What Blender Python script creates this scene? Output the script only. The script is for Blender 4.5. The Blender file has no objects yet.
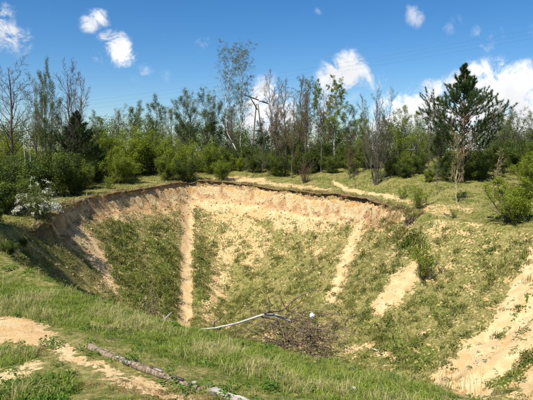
import bpy, math, random
import numpy as np
from mathutils import Vector

# ------------------------------------------------------------------ camera, sky, sun
S = bpy.context.scene
C = S.collection
PITCH = math.radians(5.5)
FPX = 518.0                       # focal length in photo pixels (photo is 533 wide)
cam = bpy.data.cameras.new('camera'); camo = bpy.data.objects.new('camera', cam); C.objects.link(camo)
cam.sensor_width = 36; cam.lens = 36*FPX/533; cam.clip_end = 5000; cam.clip_start = .05
camo.location = (0, 0, 0); camo.rotation_euler = (math.pi/2-PITCH, 0, 0)
S.camera = camo
SUN_AZ = math.atan2(-.56, -.83); SUN_EL = math.radians(54)
sund = Vector((math.sin(SUN_AZ)*math.cos(SUN_EL), math.cos(SUN_AZ)*math.cos(SUN_EL), math.sin(SUN_EL)))
sl = bpy.data.lights.new('sun', 'SUN'); sl.energy = 5.0; sl.angle = math.radians(.55); sl.color = (1, .955, .87)
so = bpy.data.objects.new('sun', sl); C.objects.link(so); so.rotation_euler = sund.to_track_quat('Z', 'Y').to_euler()
so.location = (0, 0, 40)
S.view_settings.view_transform = 'Standard'; S.view_settings.look = 'None'; S.view_settings.gamma = 1
S.view_settings.exposure = .60
S.cycles.max_bounces = 6; S.cycles.transparent_max_bounces = 8
try: S.cycles.use_denoising = True
except Exception: pass

def raydir(px, py):
    u = (px-266.5)/FPX; v = (200-py)/FPX
    return np.array([u, math.cos(PITCH)+v*math.sin(PITCH), -math.sin(PITCH)+v*math.cos(PITCH)])
def at(px, py, D):
    d = raydir(px, py); return d*(D/d[1])

class NT:                                       # small node-tree helper
    def __init__(s, t): s.t = t; s.n = t.nodes; s.l = t.links
    def node(s, typ, **kw):
        n = s.n.new(typ)
        for k, v in kw.items(): setattr(n, k, v)
        return n
    def set(s, sock, v):
        if isinstance(v, bpy.types.NodeSocket): s.l.new(v, sock)
        elif v is not None: sock.default_value = v
    def math(s, op, a, b=None, c=None, clamp=False):
        n = s.node('ShaderNodeMath', operation=op, use_clamp=clamp)
        s.set(n.inputs[0], a); s.set(n.inputs[1], b)
        if c is not None: s.set(n.inputs[2], c)
        return n.outputs[0]
    def noise(s, vec, scale, detail=3, rough=.55, dist=0, out='Fac'):
        n = s.node('ShaderNodeTexNoise'); s.set(n.inputs['Vector'], vec)
        n.inputs['Scale'].default_value = scale; n.inputs['Detail'].default_value = detail
        n.inputs['Roughness'].default_value = rough; n.inputs['Distortion'].default_value = dist
        return n.outputs[out]
    def ramp(s, v, lo, hi, a=0., b=1., smooth=True):
        n = s.node('ShaderNodeMapRange', interpolation_type='SMOOTHSTEP' if smooth else 'LINEAR')
        s.set(n.inputs[0], v); n.inputs[1].default_value = lo; n.inputs[2].default_value = hi
        n.inputs[3].default_value = a; n.inputs[4].default_value = b
        return n.outputs[0]
    def mix(s, f, a, b, blend='MIX'):
        n = s.node('ShaderNodeMix', data_type='RGBA', blend_type=blend)
        s.set(n.inputs[0], f)
        for i, v in ((6, a), (7, b)):
            if isinstance(v, tuple): v = (*v, 1) if len(v) == 3 else v
            s.set(n.inputs[i], v)
        return n.outputs[2]

W = bpy.data.worlds.new('World'); S.world = W; W.use_nodes = True
w = NT(W.node_tree); w.n.clear()
wo = w.node('ShaderNodeOutputWorld'); bg = w.node('ShaderNodeBackground'); bg.inputs['Strength'].default_value = .064
w.l.new(bg.outputs[0], wo.inputs[0])
sky = w.node('ShaderNodeTexSky', sky_type='NISHITA'); sky.sun_disc = False
sky.sun_elevation = SUN_EL; sky.sun_rotation = SUN_AZ; sky.air_density = 1.0; sky.dust_density = .2; sky.ozone_density = 4.5
tc = w.node('ShaderNodeTexCoord').outputs['Generated']
nv = w.node('ShaderNodeVectorMath', operation='NORMALIZE'); w.l.new(tc, nv.inputs[0]); dirv = nv.outputs[0]
# clouds: (photo px, py, radius px, strength), each turned into a direction on the sky
CL = [(96, 20, 12, .62), (89, 25, 12, .55), (113, 48, 17, .9), (122, 57, 15, .75), (105, 55, 14, .6), (8, 32, 22, .62), (-10, 22, 26, .7), (140, 72, 20, .3),
      (207, 41, 10, .42), (205, 47, 9, .3), (347, 76, 24, .95), (333, 88, 22, .85), (360, 74, 17, .6), (352, 62, 12, .6), (372, 82, 15, .6), (268, 105, 30, .95), (250, 118, 26, .9), (285, 118, 26, .8), (262, 135, 40, .8),
      (418, 14, 13, .45), (455, 22, 13, .34), (488, 40, 16, .4), (478, 33, 12, .3), (535, 30, 12, .3), (166, 75, 13, .28), (316, 14, 9, .3),
      (405, 112, 26, 1.), (428, 106, 28, 1.1), (398, 128, 30, 1.), (455, 120, 40, 1.2), (485, 88, 26, 1.3), (487, 105, 40, 1.6), (512, 104, 38, 1.6), (535, 112, 42, 1.6), (560, 108, 46, 1.5), (600, 115, 50, 1.5), (515, 135, 50, 1.4), (440, 140, 44, 1.1), (650, 130, 50, 1.2),
      (320, 122, 22, .55), (-120, 60, 60, .8), (-160, 90, 50, .7)]
rnd = random.Random(4)
cds = [(raydir(a, b), r/FPX, s_) for a, b, r, s_ in CL]
for k in range(16):                             # the same kind of fair-weather clouds over the rest of the sky
    az = math.radians(rnd.uniform(50, 310)); el = math.radians(rnd.uniform(4, 38)); r = rnd.uniform(.05, .13)
    for j in range(3):
        a2 = az+rnd.uniform(-1.3, 1.3)*r; e2 = el+rnd.uniform(-.4, .4)*r
        cds.append((np.array([math.sin(a2)*math.cos(e2), math.cos(a2)*math.cos(e2), math.sin(e2)]), r*rnd.uniform(.5, 1), 1.1))
wn = w.noise(dirv, 9, 5, .6, out='Color')
off = w.node('ShaderNodeVectorMath', operation='MULTIPLY_ADD')
sb = w.node('ShaderNodeVectorMath', operation='SUBTRACT'); w.l.new(wn, sb.inputs[0]); sb.inputs[1].default_value = (.5, .5, .5)
w.l.new(sb.outputs[0], off.inputs[0]); off.inputs[1].default_value = (.045, .045, .045); w.l.new(dirv, off.inputs[2])
dens = None
for d, r, s_ in cds:
    d = d/np.linalg.norm(d)
    n = w.node('ShaderNodeVectorMath', operation='DISTANCE'); w.l.new(off.outputs[0], n.inputs[0]); n.inputs[1].default_value = tuple(d)
    v = w.ramp(n.outputs['Value'], 0, r*1.5, s_, 0)
    dens = v if dens is None else w.math('MAXIMUM', dens, v)
puff = w.noise(dirv, 24, 9, .68, .5)
dn = w.math('MULTIPLY', dens, w.ramp(puff, .30, .68, .15, 1.5))
cover = w.ramp(dn, .18, .86)
shade = w.ramp(w.noise(dirv, 14, 5, .55), .3, .7, .78, 1.)
cc = w.node('ShaderNodeVectorMath', operation='SCALE'); cc.inputs[0].default_value = (11.6, 11.8, 12.1); w.l.new(shade, cc.inputs['Scale'])
hs_ = w.node('ShaderNodeHueSaturation'); hs_.inputs['Saturation'].default_value = 1.3; hs_.inputs['Value'].default_value = 1.2
w.l.new(sky.outputs[0], hs_.inputs['Color'])
tint = w.mix(1., hs_.outputs[0], (.94, .985, 1.05), 'MULTIPLY')
w.l.new(w.mix(cover, tint, cc.outputs[0]), bg.inputs['Color'])

# ------------------------------------------------------------------ helpers
_rng0 = np.random.default_rng(11)
_T = _rng0.random((256, 256)).astype(np.float32)
def vnoise(x, y):
    x = np.asarray(x, float); y = np.asarray(y, float)
    xi = np.floor(x).astype(int); yi = np.floor(y).astype(int); fx = x-xi; fy = y-yi
    fx = fx*fx*(3-2*fx); fy = fy*fy*(3-2*fy)
    a = _T[xi & 255, yi & 255]; b = _T[(xi+1) & 255, yi & 255]; c = _T[xi & 255, (yi+1) & 255]; d = _T[(xi+1) & 255, (yi+1) & 255]
    return (a*(1-fx)+b*fx)*(1-fy)+(c*(1-fx)+d*fx)*fy
def fbm(x, y, o=4, g=.5):                       # about -1..1
    s = 0; a = 1; t = 0
    for k in range(o): s = s+a*(vnoise(x*2**k+17.3*k, y*2**k-9.1*k)*2-1); t += a; a *= g
    return s/t
def sstep(a, b, x): t = np.clip((x-a)/(b-a), 0, 1); return t*t*(3-2*t)

def tag(o, label=None, cat=None, group=None, kind=None):
    if label: o['label'] = label
    if cat: o['category'] = cat
    if group: o['group'] = group
    if kind: o['kind'] = kind
    return o
def empty(name, loc, rz=0):
    o = bpy.data.objects.new(name, None); C.objects.link(o); o.location = tuple(map(float, loc)); o.rotation_euler = (0, 0, rz); o.empty_display_size = .2
    return o
def meshdata(name, V, F, mats, smooth=()):      # F: list of (index array Kx3|Kx4, material index)
    me = bpy.data.meshes.new(name); V = np.asarray(V, np.float32)
    me.vertices.add(len(V)); me.vertices.foreach_set('co', V.ravel())
    li = np.concatenate([f.ravel() for f, m in F]).astype(np.int32)
    lt = np.concatenate([np.full(len(f), f.shape[1]) for f, m in F]).astype(np.int32)
    me.loops.add(len(li)); me.loops.foreach_set('vertex_index', li)
    me.polygons.add(len(lt)); ls = np.concatenate([[0], np.cumsum(lt)[:-1]]).astype(np.int32)
    me.polygons.foreach_set('loop_start', ls)
    me.polygons.foreach_set('material_index', np.concatenate([np.full(len(f), m) for f, m in F]).astype(np.int32))
    if smooth is True: me.polygons.foreach_set('use_smooth', np.ones(len(lt), bool))
    elif smooth: me.polygons.foreach_set('use_smooth', np.concatenate([np.full(len(f), m in smooth) for f, m in F]))
    for m in mats: me.materials.append(m)
    me.update(calc_edges=True); me.validate()
    return me
def link(name, me, parent=None):
    o = bpy.data.objects.new(name, me); C.objects.link(o)
    if parent: o.parent = parent
    return o
class Geo:
    def __init__(s): s.V = []; s.F = []; s.n = 0
    def add(s, V, F, m=0):
        V = np.asarray(V, float).reshape(-1, 3); F = np.asarray(F, int)
        s.V.append(V); s.F.append((F+s.n, m)); s.n += len(V)
    def mesh(s, name, mats, smooth=()): return meshdata(name, np.concatenate(s.V), s.F, mats, smooth)
def norm(v): return v/np.maximum(np.linalg.norm(v, axis=-1, keepdims=True), 1e-9)
def tubes(geo, P, R, sides, m=0, rough=0, rng=None):
    P = np.asarray(P, float); R = np.asarray(R, float); M, n, _ = P.shape
    T = norm(np.gradient(P, axis=1)); ref = np.array([.31, .17, .93]); ref = ref/np.linalg.norm(ref)
    if True:
        ref = np.broadcast_to(ref, T.shape).copy(); bad = np.abs((T*ref).sum(-1)) > .9; ref[np.any(bad, axis=1)] = (.9, -.4, .1)
    A = norm(np.cross(T, ref)); B = np.cross(T, A)
    th = np.arange(sides)*2*np.pi/sides
    rr = R[:, :, None]*np.ones(sides)
    if rough and rng is not None: rr = rr*(1+rng.uniform(-rough, rough, rr.shape))
    V = P[:, :, None]+rr[..., None]*(np.cos(th)[:, None]*A[:, :, None]+np.sin(th)[:, None]*B[:, :, None])
    idx = np.arange(M*n*sides).reshape(M, n, sides)
    a = idx[:, :-1]; b = idx[:, 1:]; a2 = np.roll(a, -1, 2); b2 = np.roll(b, -1, 2)
    geo.add(V, np.stack([a, a2, b2, b], -1).reshape(-1, 4), m)
def leaves(geo, Pc, size, rng, m=0, aspect=.55, up=0.3, axis=None, jit=.35):
    N = len(Pc)
    nr = rng.normal(size=(N, 3)); nr[:, 2] = np.abs(nr[:, 2])+up; nr = norm(nr)
    a = rng.normal(size=(N, 3)) if axis is None else axis+rng.normal(size=(N, 3))*.4
    a = norm(a-(a*nr).sum(-1, keepdims=True)*nr); b = np.cross(nr, a)
    s = (size*(1+rng.uniform(-jit, jit, N)))[:, None]
    V = np.stack([Pc-a*s*.5, Pc+b*s*.5*aspect+nr*s*.08, Pc+a*s*.5, Pc-b*s*.5*aspect+nr*s*.08], 1)
    geo.add(V, np.arange(N*4).reshape(N, 4), m)

# ------------------------------------------------------------------ materials
def mat(name):
    m = bpy.data.materials.new(name); m.use_nodes = True; t = NT(m.node_tree)
    p = m.node_tree.nodes['Principled BSDF']; p.inputs['Roughness'].default_value = .85
    p.inputs['Specular IOR Level'].default_value = .2
    return m, t, p
def leaf_mat(name, c1, c2, trans=.35, c3=None, rough=.55):
    m, t, p = mat(name)
    g = t.node('ShaderNodeNewGeometry').outputs['Random Per Island']; oi = t.node('ShaderNodeObjectInfo').outputs['Random']
    f = t.math('ADD', t.math('MULTIPLY', g, .75), t.math('MULTIPLY', oi, .25))
    col = t.mix(f, c1, c2)
    if c3: col = t.mix(t.ramp(g, .82, .9), col, c3)
    n = t.node('ShaderNodeTexCoord').outputs['Object']
    col = t.mix(t.ramp(t.noise(n, 1.6, 2), .35, .7, 0, .35), col, c1)
    t.l.new(col, p.inputs['Base Color']); p.inputs['Roughness'].default_value = rough; p.inputs['Specular IOR Level'].default_value = .25
    tr = t.node('ShaderNodeBsdfTranslucent'); t.l.new(col, tr.inputs[0])
    mx = t.node('ShaderNodeMixShader'); mx.inputs[0].default_value = trans
    t.l.new(p.outputs[0], mx.inputs[1]); t.l.new(tr.outputs[0], mx.inputs[2])
    t.l.new(mx.outputs[0], t.n['Material Output'].inputs[0])
    return m
def bark_mat(name, c1, c2, scale=9, band=None):
    m, t, p = mat(name); co = t.node('ShaderNodeTexCoord').outputs['Object']
    mp = t.node('ShaderNodeMapping'); mp.inputs['Scale'].default_value = (1, 1, .35 if not band else 4.); t.l.new(co, mp.inputs[0])
    n = t.noise(mp.outputs[0], scale, 5, .65)
    col = t.mix(t.ramp(n, .35, .65), c1, c2)
    if band: col = t.mix(t.ramp(t.noise(mp.outputs[0], 2.4, 4, .7), .56, .62), col, band)
    t.l.new(col, p.inputs['Base Color'])
    bp = t.node('ShaderNodeBump'); bp.inputs['Strength'].default_value = .6; bp.inputs['Distance'].default_value = .02
    t.l.new(n, bp.inputs['Height']); t.l.new(bp.outputs[0], p.inputs['Normal'])
    return m
M_bark = bark_mat('dark_bark', (.045, .035, .027), (.13, .105, .08))
M_twig = bark_mat('grey_twig', (.07, .058, .045), (.15, .13, .105))
M_rtwig = bark_mat('reddish_twig', (.10, .06, .035), (.20, .13, .08))
M_tan = bark_mat('tan_twig', (.30, .23, .12), (.50, .41, .24))
M_birch = bark_mat('birch_bark', (.55, .53, .48), (.72, .70, .65), 7, (.06, .05, .045))
M_pinebark = bark_mat('pine_bark', (.09, .055, .035), (.22, .14, .09))
L_bright = leaf_mat('spring_leaf', (.17, .22, .016), (.32, .37, .03), .45)
L_mid = leaf_mat('mid_leaf', (.085, .125, .014), (.17, .21, .026), .38)
L_dark = leaf_mat('dark_leaf', (.045, .075, .012), (.09, .13, .02), .3)
L_grey = leaf_mat('grey_green_leaf', (.12, .14, .035), (.22, .24, .065), .35)
L_bud = leaf_mat('bud_leaf', (.12, .12, .03), (.20, .20, .05), .35)
L_rust = leaf_mat('rusty_leaf', (.12, .065, .03), (.16, .14, .04), .3)
L_needle = leaf_mat('needle', (.025, .052, .012), (.075, .12, .03), .18)
L_blossom = leaf_mat('blossom', (.62, .62, .48), (.78, .76, .62), .3)
L_grass = leaf_mat('grass_blade', (.14, .215, .016), (.33, .41, .045), .4, (.45, .40, .17))
L_grassd = leaf_mat('grass_blade_dull', (.085, .115, .016), (.23, .245, .04), .35, (.42, .34, .14))
L_straw = leaf_mat('straw', (.40, .33, .13), (.60, .51, .26), .3)
L_weed = leaf_mat('weed_leaf', (.06, .13, .012), (.15, .26, .025), .4)
L_slope = leaf_mat('slope_leaf', (.085, .11, .016), (.20, .22, .033), .35); L_slope2 = leaf_mat('slope_leaf_dark', (.05, .075, .011), (.12, .15, .022), .3)
L_red = leaf_mat('red_stem', (.20, .09, .045), (.30, .19, .08), .3)

# ------------------------------------------------------------------ terrain
RIM = [(0, 252, 15), (-20, 243, 16.6), (-14, 233, 18.2), (0, 228, 19.8), (22, 226, 21.8), (45, 221, 24), (70, 205, 27.5), (100, 195, 31), (150, 187, 35), (195, 181, 38), (240, 183, 38.2),
       (290, 191, 36), (340, 196, 33), (390, 206, 29), (430, 219, 25.3), (480, 225, 23), (533, 229, 21)]
RIMP = [at(*p) for p in RIM]
RIMP += [np.array(p, float) for p in ((12.2, 17, -3.3), (12.4, 12, -3.3), (10.3, 8, -3.3), (7, 6.0, -3.3), (4.6, 6.3, -3.5))]
RIMP += [at(*p) for p in ((430, 392, 7.6), (380, 379, 8.4), (330, 362, 9.2), (250, 346, 10.1), (190, 331, 10.8), (140, 318, 11.3), (110, 303, 11.9), (60, 285, 12.8), (30, 270, 13.8))]
RIMP = np.array(RIMP)
# scarp height and wall slope for each rim point
HS = np.array([.03, .05, .06, .08, .15, .55, .6, .65, .65, .6, .6, .65, .7, .45, .05, .03, .03, .03, .03, 0, 0, 0, 0, 0, 0, 0, 0, 0, 0, 0, 0])
SL = np.array([.7, .8, .95, 1.1, 1.05, .85, .75, .76, .78, .78, .78, .76, .72, .66, .58, .53, .52, .5, .5, .5, .5, .5, .45, .45, .46, .5, .55, .6, .62, .65, .7])
def crclosed(P, k):
    n = len(P); out = []
    for i in range(n):
        p0, p1, p2, p3 = P[i-1], P[i], P[(i+1) % n], P[(i+2) % n]
        for j in range(k):
            t = j/k; out.append(.5*((2*p1)+(-p0+p2)*t+(2*p0-5*p1+4*p2-p3)*t*t+(-p0+3*p1-3*p2+p3)*t**3))
    return np.array(out)
full = np.column_stack([RIMP, HS, SL])
dense = crclosed(full, 30)
seg = np.linalg.norm(np.diff(dense[:, :2], axis=0, append=dense[:1, :2]), axis=1); arc = np.concatenate([[0], np.cumsum(seg)])
LEN = arc[-1]; NR = int(LEN/.08); sa = np.arange(NR)*LEN/NR
dd = np.vstack([dense, dense[:1]]); rim = np.column_stack([np.interp(sa, arc, dd[:, k]) for k in range(5)])
tang = norm(np.roll(rim[:, :2], -1, 0)-np.roll(rim[:, :2], 1, 0))
area = .5*np.sum(rim[:, 0]*np.roll(rim[:, 1], -1)-np.roll(rim[:, 0], -1)*rim[:, 1])
nin = np.column_stack([-tang[:, 1], tang[:, 0]])*np.sign(area)         # inward normal
wob = .40*fbm(sa*.33, sa*0+3.3, 2, .4)*np.clip(rim[:, 3]*2.2, .15, 1)
rim[:, :2] += nin*wob[:, None]
def smooth_closed(a, k):
    ker = np.ones(k)/k; return np.convolve(np.concatenate([a[-k:], a, a[:k]]), ker, 'same')[k:-k]
nin = norm(np.column_stack([smooth_closed(nin[:, 0], 9), smooth_closed(nin[:, 1], 9)]))

CTRL = [at(*p) for p in ((20, 215, 24), (60, 190, 34), (110, 178, 38), (180, 170, 44), (250, 165, 46), (330, 169, 42), (375, 180, 34), (425, 189, 30), (465, 190, 29), (510, 200, 26), (560, 205, 25),
                         (0, 318, 10.3), (0, 350, 8.4), (0, 400, 6.4), (100, 350, 8.2), (200, 385, 6.9), (266, 400, 6.4), (150, 335, 9.6), (380, 400, 6.9), (0, 290, 12.2))]
CTRL += [np.array(p, float) for p in ((0, 0, -1.65), (-6, 0, -1.8), (6, 0, -2.), (0, -15, -1.6), (2, 3, -2.5), (-3, 3, -2.6), (8, 3, -2.9), (17, 10, -3.), (17, 20, -2.5), (-15, 12, -2.7), (-15, 22, -2.4), (-18, 32, -1.9), (-13, 45, -1.2), (0, 55, -1), (15, 48, -1.1), (22, 34, -1.6), (-9, 5, -3.), (-25, 20, -1.9), (30, 20, -2))]
cp = np.vstack([rim[::int(NR/46), :3], np.array(CTRL)])
def K(r2): return np.where(r2 > 0, .5*r2*np.log(np.maximum(r2, 1e-12)), 0)
n = len(cp); A = np.zeros((n+3, n+3)); d2 = ((cp[:, None, :2]-cp[None, :, :2])**2).sum(-1)
A[:n, :n] = K(d2)+np.eye(n)*.15; A[:n, n] = 1; A[:n, n+1:] = cp[:, :2]; A[n, :n] = 1; A[n+1:, :n] = cp[:, :2].T
wts = np.linalg.solve(A, np.concatenate([cp[:, 2], [0, 0, 0]]))
def plateau(x, y):
    z = wts[n]+wts[n+1]*x+wts[n+2]*y
    for i in range(n): z = z+wts[i]*K((x-cp[i, 0])**2+(y-cp[i, 1])**2)
    f = sstep(30, 62, np.hypot(x, y-20)); r = np.hypot(x, y)
    return z*(1-f)+f*(-1.0-.0*r)
rim32 = rim[:, :2].astype(np.float32)
def rimdist(x, y):                               # signed distance (inside > 0) and index of nearest rim sample
    x = np.asarray(x, np.float32); y = np.asarray(y, np.float32); D = np.empty(len(x), np.float32); I = np.empty(len(x), int)
    for a in range(0, len(x), 4000):
        q = (x[a:a+4000, None]-rim32[None, :, 0])**2+(y[a:a+4000, None]-rim32[None, :, 1])**2
        i = q.argmin(1); I[a:a+4000] = i; D[a:a+4000] = np.sqrt(q[np.arange(len(i)), i])
    s = (x-rim32[I, 0])*nin[I, 0]+(y-rim32[I, 1])*nin[I, 1]
    return D*np.sign(s), I
hs_s = rim[:, 3]; sl_s = rim[:, 4]
def params(x, y, s=4):                           # blended scarp height and slope
    q = rim[::s]; w1 = 0; w2 = 0; h = 0; sl_ = 0
    for p in q:
        r = (x-p[0])**2+(y-p[1])**2+.3; a = 1/r**1.6; h = h+a*p[3]; sl_ = sl_+a*p[4]; w1 = w1+a
    return h/w1, sl_/w1
GROOVE = []                                      # (world polyline, width, depth), filled below
def ground(x, y, full_out=False, raw=False):
    shp = np.shape(x); x = np.ravel(np.asarray(x, float)); y = np.ravel(np.asarray(y, float))
    near = (np.abs(x) < 22) & (y > -2) & (y < 50)
    d = np.full(len(x), -30.); I = np.zeros(len(x), int)
    if near.any(): d[near], I[near] = rimdist(x[near], y[near])
    z = plateau(x, y)
    ins = d > -.3
    if ins.any():
        xi, yi, di, Ii = x[ins], y[ins], d[ins], I[ins]
        h, slp = params(xi, yi)
        dp = np.maximum(di, 0)
        drop = h*sstep(-.02, .4, di)+slp*dp*(1+.16*np.exp(-((dp-1.5)/1.6)**2))
        zi = z[ins]-drop
        fl = -9.1+.10*np.clip(xi, -4, 12)+.12*np.clip(21-yi, 0, 10)
        k = 1.1; zi = fl+np.logaddexp(0, (zi-fl)/k)*k*1.0 - k*np.log1p(np.exp(-np.abs(zi-fl)/k))*0
        s = sa[Ii]; am = sstep(.5, 2.5, dp)*sstep(12, 5, dp)
        zi = zi+am*(.16*fbm(s*.55, dp*.12, 3)+.10*fbm(s*1.7, dp*.3+5, 3)+.03*fbm(s*5, dp*.5+9, 2))+.05*sstep(.5, 2, dp)*(fbm(xi*2.7, yi*2.7+3, 3)+.6*np.round(2*fbm(xi*.9, yi*.9+8, 2))/2)
        z[ins] = zi
    act = sstep(60, 35, np.hypot(x, y-22))
    z = z+act*(.10*fbm(x*.45, y*.45, 3)+.055*fbm(x*1.9+4, y*1.9, 3)*np.where(d > .3, 1.4, .6)+.02*fbm(x*6, y*6, 2))
    if not raw:
        for P, wd, dep in GROOVE:
            P = np.asarray(P); best = np.full(len(x), 99.)
            for a, b in zip(P[:-1], P[1:]):
                v = b-a; t = np.clip(((x-a[0])*v[0]+(y-a[1])*v[1])/(v@v), 0, 1); best = np.minimum(best, np.hypot(x-a[0]-t*v[0], y-a[1]-t*v[1]))
            z = z-dep*np.exp(-(best/wd)**2)
    if full_out: return z.reshape(shp), d.reshape(shp), I.reshape(shp)
    return z.reshape(shp)
def hit(px, py, lo=5.5, hi=60):                  # where the photograph's ray meets the ground
    r = raydir(px, py); t = np.linspace(lo, hi, 700); X = r[0]/r[1]*t; Z = r[2]/r[1]*t
    g = ground(X, t, raw=True); k = np.argmax(g >= Z)
    return np.array([X[k], t[k]])
def pix(x, y, z):
    f = y*math.cos(PITCH)-z*math.sin(PITCH); u = y*math.sin(PITCH)+z*math.cos(PITCH); f = np.maximum(f, .01)
    return 266.5+FPX*x/f, 200-FPX*u/f
GROOVE.append(([hit(190, 186), hit(189, 215), hit(187, 250), hit(185, 290), hit(184, 318)], .55, .28))
GROOVE.append(([hit(372, 212), hit(355, 240), hit(342, 275), hit(332, 300)], .5, .2))
GROOVE.append(([hit(60, 228), hit(85, 252), hit(108, 282)], .5, .2))

def axis(lo, hi, step, far, g=1.22):
    a = list(np.arange(lo, hi+1e-6, step)); s = step; v = a[-1]
    while v < far: s *= g; v += s; a.append(v)
    s = step; v = a[0]; b = []
    while v > -far: s *= g; v -= s; b.append(v)
    return np.array(b[::-1]+a)
ax = axis(-13.5, 13.5, .11, 1500); ay1 = np.arange(5, 12, .075); ay = axis(12, 41, .11, 1500)
ay = ay[ay >= 12]; low = axis(5, 6, .075, 1500); low = low[low < 5]; ay = np.concatenate([low, ay1, ay])
GX, GY = np.meshgrid(ax, ay); GZ, GD, GI = ground(GX, GY, True)
ny, nx = GX.shape; idx = np.arange(nx*ny).reshape(ny, nx)
F = np.stack([idx[:-1, :-1], idx[:-1, 1:], idx[1:, 1:], idx[1:, :-1]], -1).reshape(-1, 4)

def strokes(px, py, L):                          # largest cover of a set of soft capsules (px, py, radius)
    out = np.zeros(px.shape)
    for st in L:
        v = st[-1]; P = st[:-1]
        for a, b in zip(P[:-1], P[1:]):
            ax_, ay_, ra = a; bx, by, rb = b; vx, vy = bx-ax_, by-ay_
            t = np.clip(((px-ax_)*vx+(py-ay_)*vy)/(vx*vx+vy*vy+1e-6), 0, 1)
            q = np.hypot(px-ax_-t*vx, py-ay_-t*vy)/(ra+t*(rb-ra))
            out = np.maximum(out, v*np.clip(1.5-q, 0, 1))
    return out
SAND_IN = [
    [(190, 188, 8), (188, 225, 6), (187, 260, 5.5), (185, 322, 7), 1.45],
    [(50, 222, 8), (75, 235, 14), (98, 258, 10), (112, 288, 6), 1.15], [(60, 212, 8), (100, 207, 13), (150, 200, 12), (190, 195, 10), 1.2],
    [(95, 215, 13), (150, 207, 10), (190, 203, 10), .8],
    [(195, 198, 12), (240, 200, 15), (290, 207, 15), (330, 212, 13), (378, 213, 9), 1.2],
    [(225, 215, 14), (240, 225, 16), (222, 262, 12), (212, 318, 12), .66], [(240, 225, 12), (262, 240, 14), (250, 262, 10), .6],
    [(280, 222, 10), (330, 224, 10), .75],
    [(374, 212, 6), (358, 232, 6.5), (345, 262, 6), (332, 300, 6), 1.05], [(322, 225, 8), (318, 260, 8), .5], [(408, 228, 5), (385, 262, 5), .6],
    [(418, 266, 6), (400, 286, 12), (378, 308, 6), 1.15], [(345, 350, 3), (372, 345, 4), .8], [(380, 354, 4), (392, 356, 3), .8], [(418, 335, 3), (428, 330, 3), .7],
    [(430, 225, 4), (450, 222, 4), (480, 224, 3), .6],
    [(545, 250, 12), (525, 280, 9), (500, 325, 9), (470, 360, 14), (440, 384, 12), 1.1], [(560, 290, 24), (530, 320, 16), (500, 365, 20), (470, 392, 20), 1.15], [(560, 330, 30), (540, 380, 30), 1.1]]
SAND_OUT = [
    [(-20, 330, 12), (20, 332, 11), (50, 343, 8), (75, 352, 6), 1.], [(-10, 385, 10), (15, 375, 10), (40, 365, 5), .8], [(85, 358, 7), (120, 378, 9), (170, 394, 9), (200, 402, 9), .66],
    [(90, 322, 5), (120, 325, 3), .6], [(158, 189, 2), (195, 181, 3), .9], [(215, 180, 3), (262, 180, 3), .75], [(262, 183, 3), (330, 190, 2), .6],
    [(334, 183, 2.2), (348, 190, 2.2), (392, 197, 2.2), .85], [(425, 205, 3), (470, 210, 3), .5], [(392, 197, 3), (450, 215, 4), .5]]
LUSH = [[(0, 300, 20), (60, 310, 14), (140, 330, 12), (250, 365, 18), (360, 388, 16), (430, 398, 12), .9], [(15, 393, 10), (60, 385, 11), (75, 385, 6), 1.2], [(0, 360, 10), (30, 360, 5), .7],
        [(120, 230, 12), (125, 280, 20), (150, 300, 20), .35], [(160, 235, 12), (165, 290, 14), .4], [(410, 240, 10), (425, 260, 8), .8], [(520, 300, 8), (500, 335, 6), .5], [(440, 370, 8), (400, 350, 20), .3], [(200, 250, 6), (202, 300, 6), .25]]
def masks(x, y, z, d):
    px, py = pix(x, y, z); vis = (y > 4)
    px2 = px+(5*fbm(x*1.0, y*1.0, 4, .65)+1.5*fbm(x*5, y*5, 2))*20/np.maximum(y, 5); py2 = py+4*fbm(x*1.3+30, y*1.3, 3)*20/np.maximum(y, 5)
    si = strokes(px2, py2, SAND_IN)*(d > -.1)*sstep(8.5, 9.5, y); sn = strokes(px2, py2, SAND_OUT)*(d < .15)*vis
    sand = np.maximum(np.maximum(si*.85, sn), (.20+.22*fbm(x*.5, y*.5+70, 3)+.12*sstep(5, 1, d))*(d > .2)*sstep(9, 10, y))
    lush = strokes(px2, py2, LUSH)*vis
    neg = strokes(px2, py2, [[(545, 350, 11), (512, 378, 8), (485, 385, 4), .65], [(530, 296, 3), (500, 338, 3), .3], [(533, 320, 3), (512, 352, 3), .35]])*(d > 0)*vis
    sand = sand*(1-np.clip(neg, 0, 1)); lush = np.maximum(lush, neg*.8)
    return sand, lush
flat = lambda a: a.ravel()
sand, lush = masks(flat(GX), flat(GY), flat(GZ), flat(GD))
hrow = rim[flat(GI), 3]
soil = sstep(1.3, .1, np.abs(flat(GD)-.3))*sstep(.15, .35, hrow)*(flat(GD) > -.5)
left_bank = sstep(-7.6, -9.0, flat(GX))*sstep(26, 22.5, flat(GY))*(flat(GD) > 0); sand = sand*(1-left_bank); soil = soil*(1-left_bank)

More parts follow.
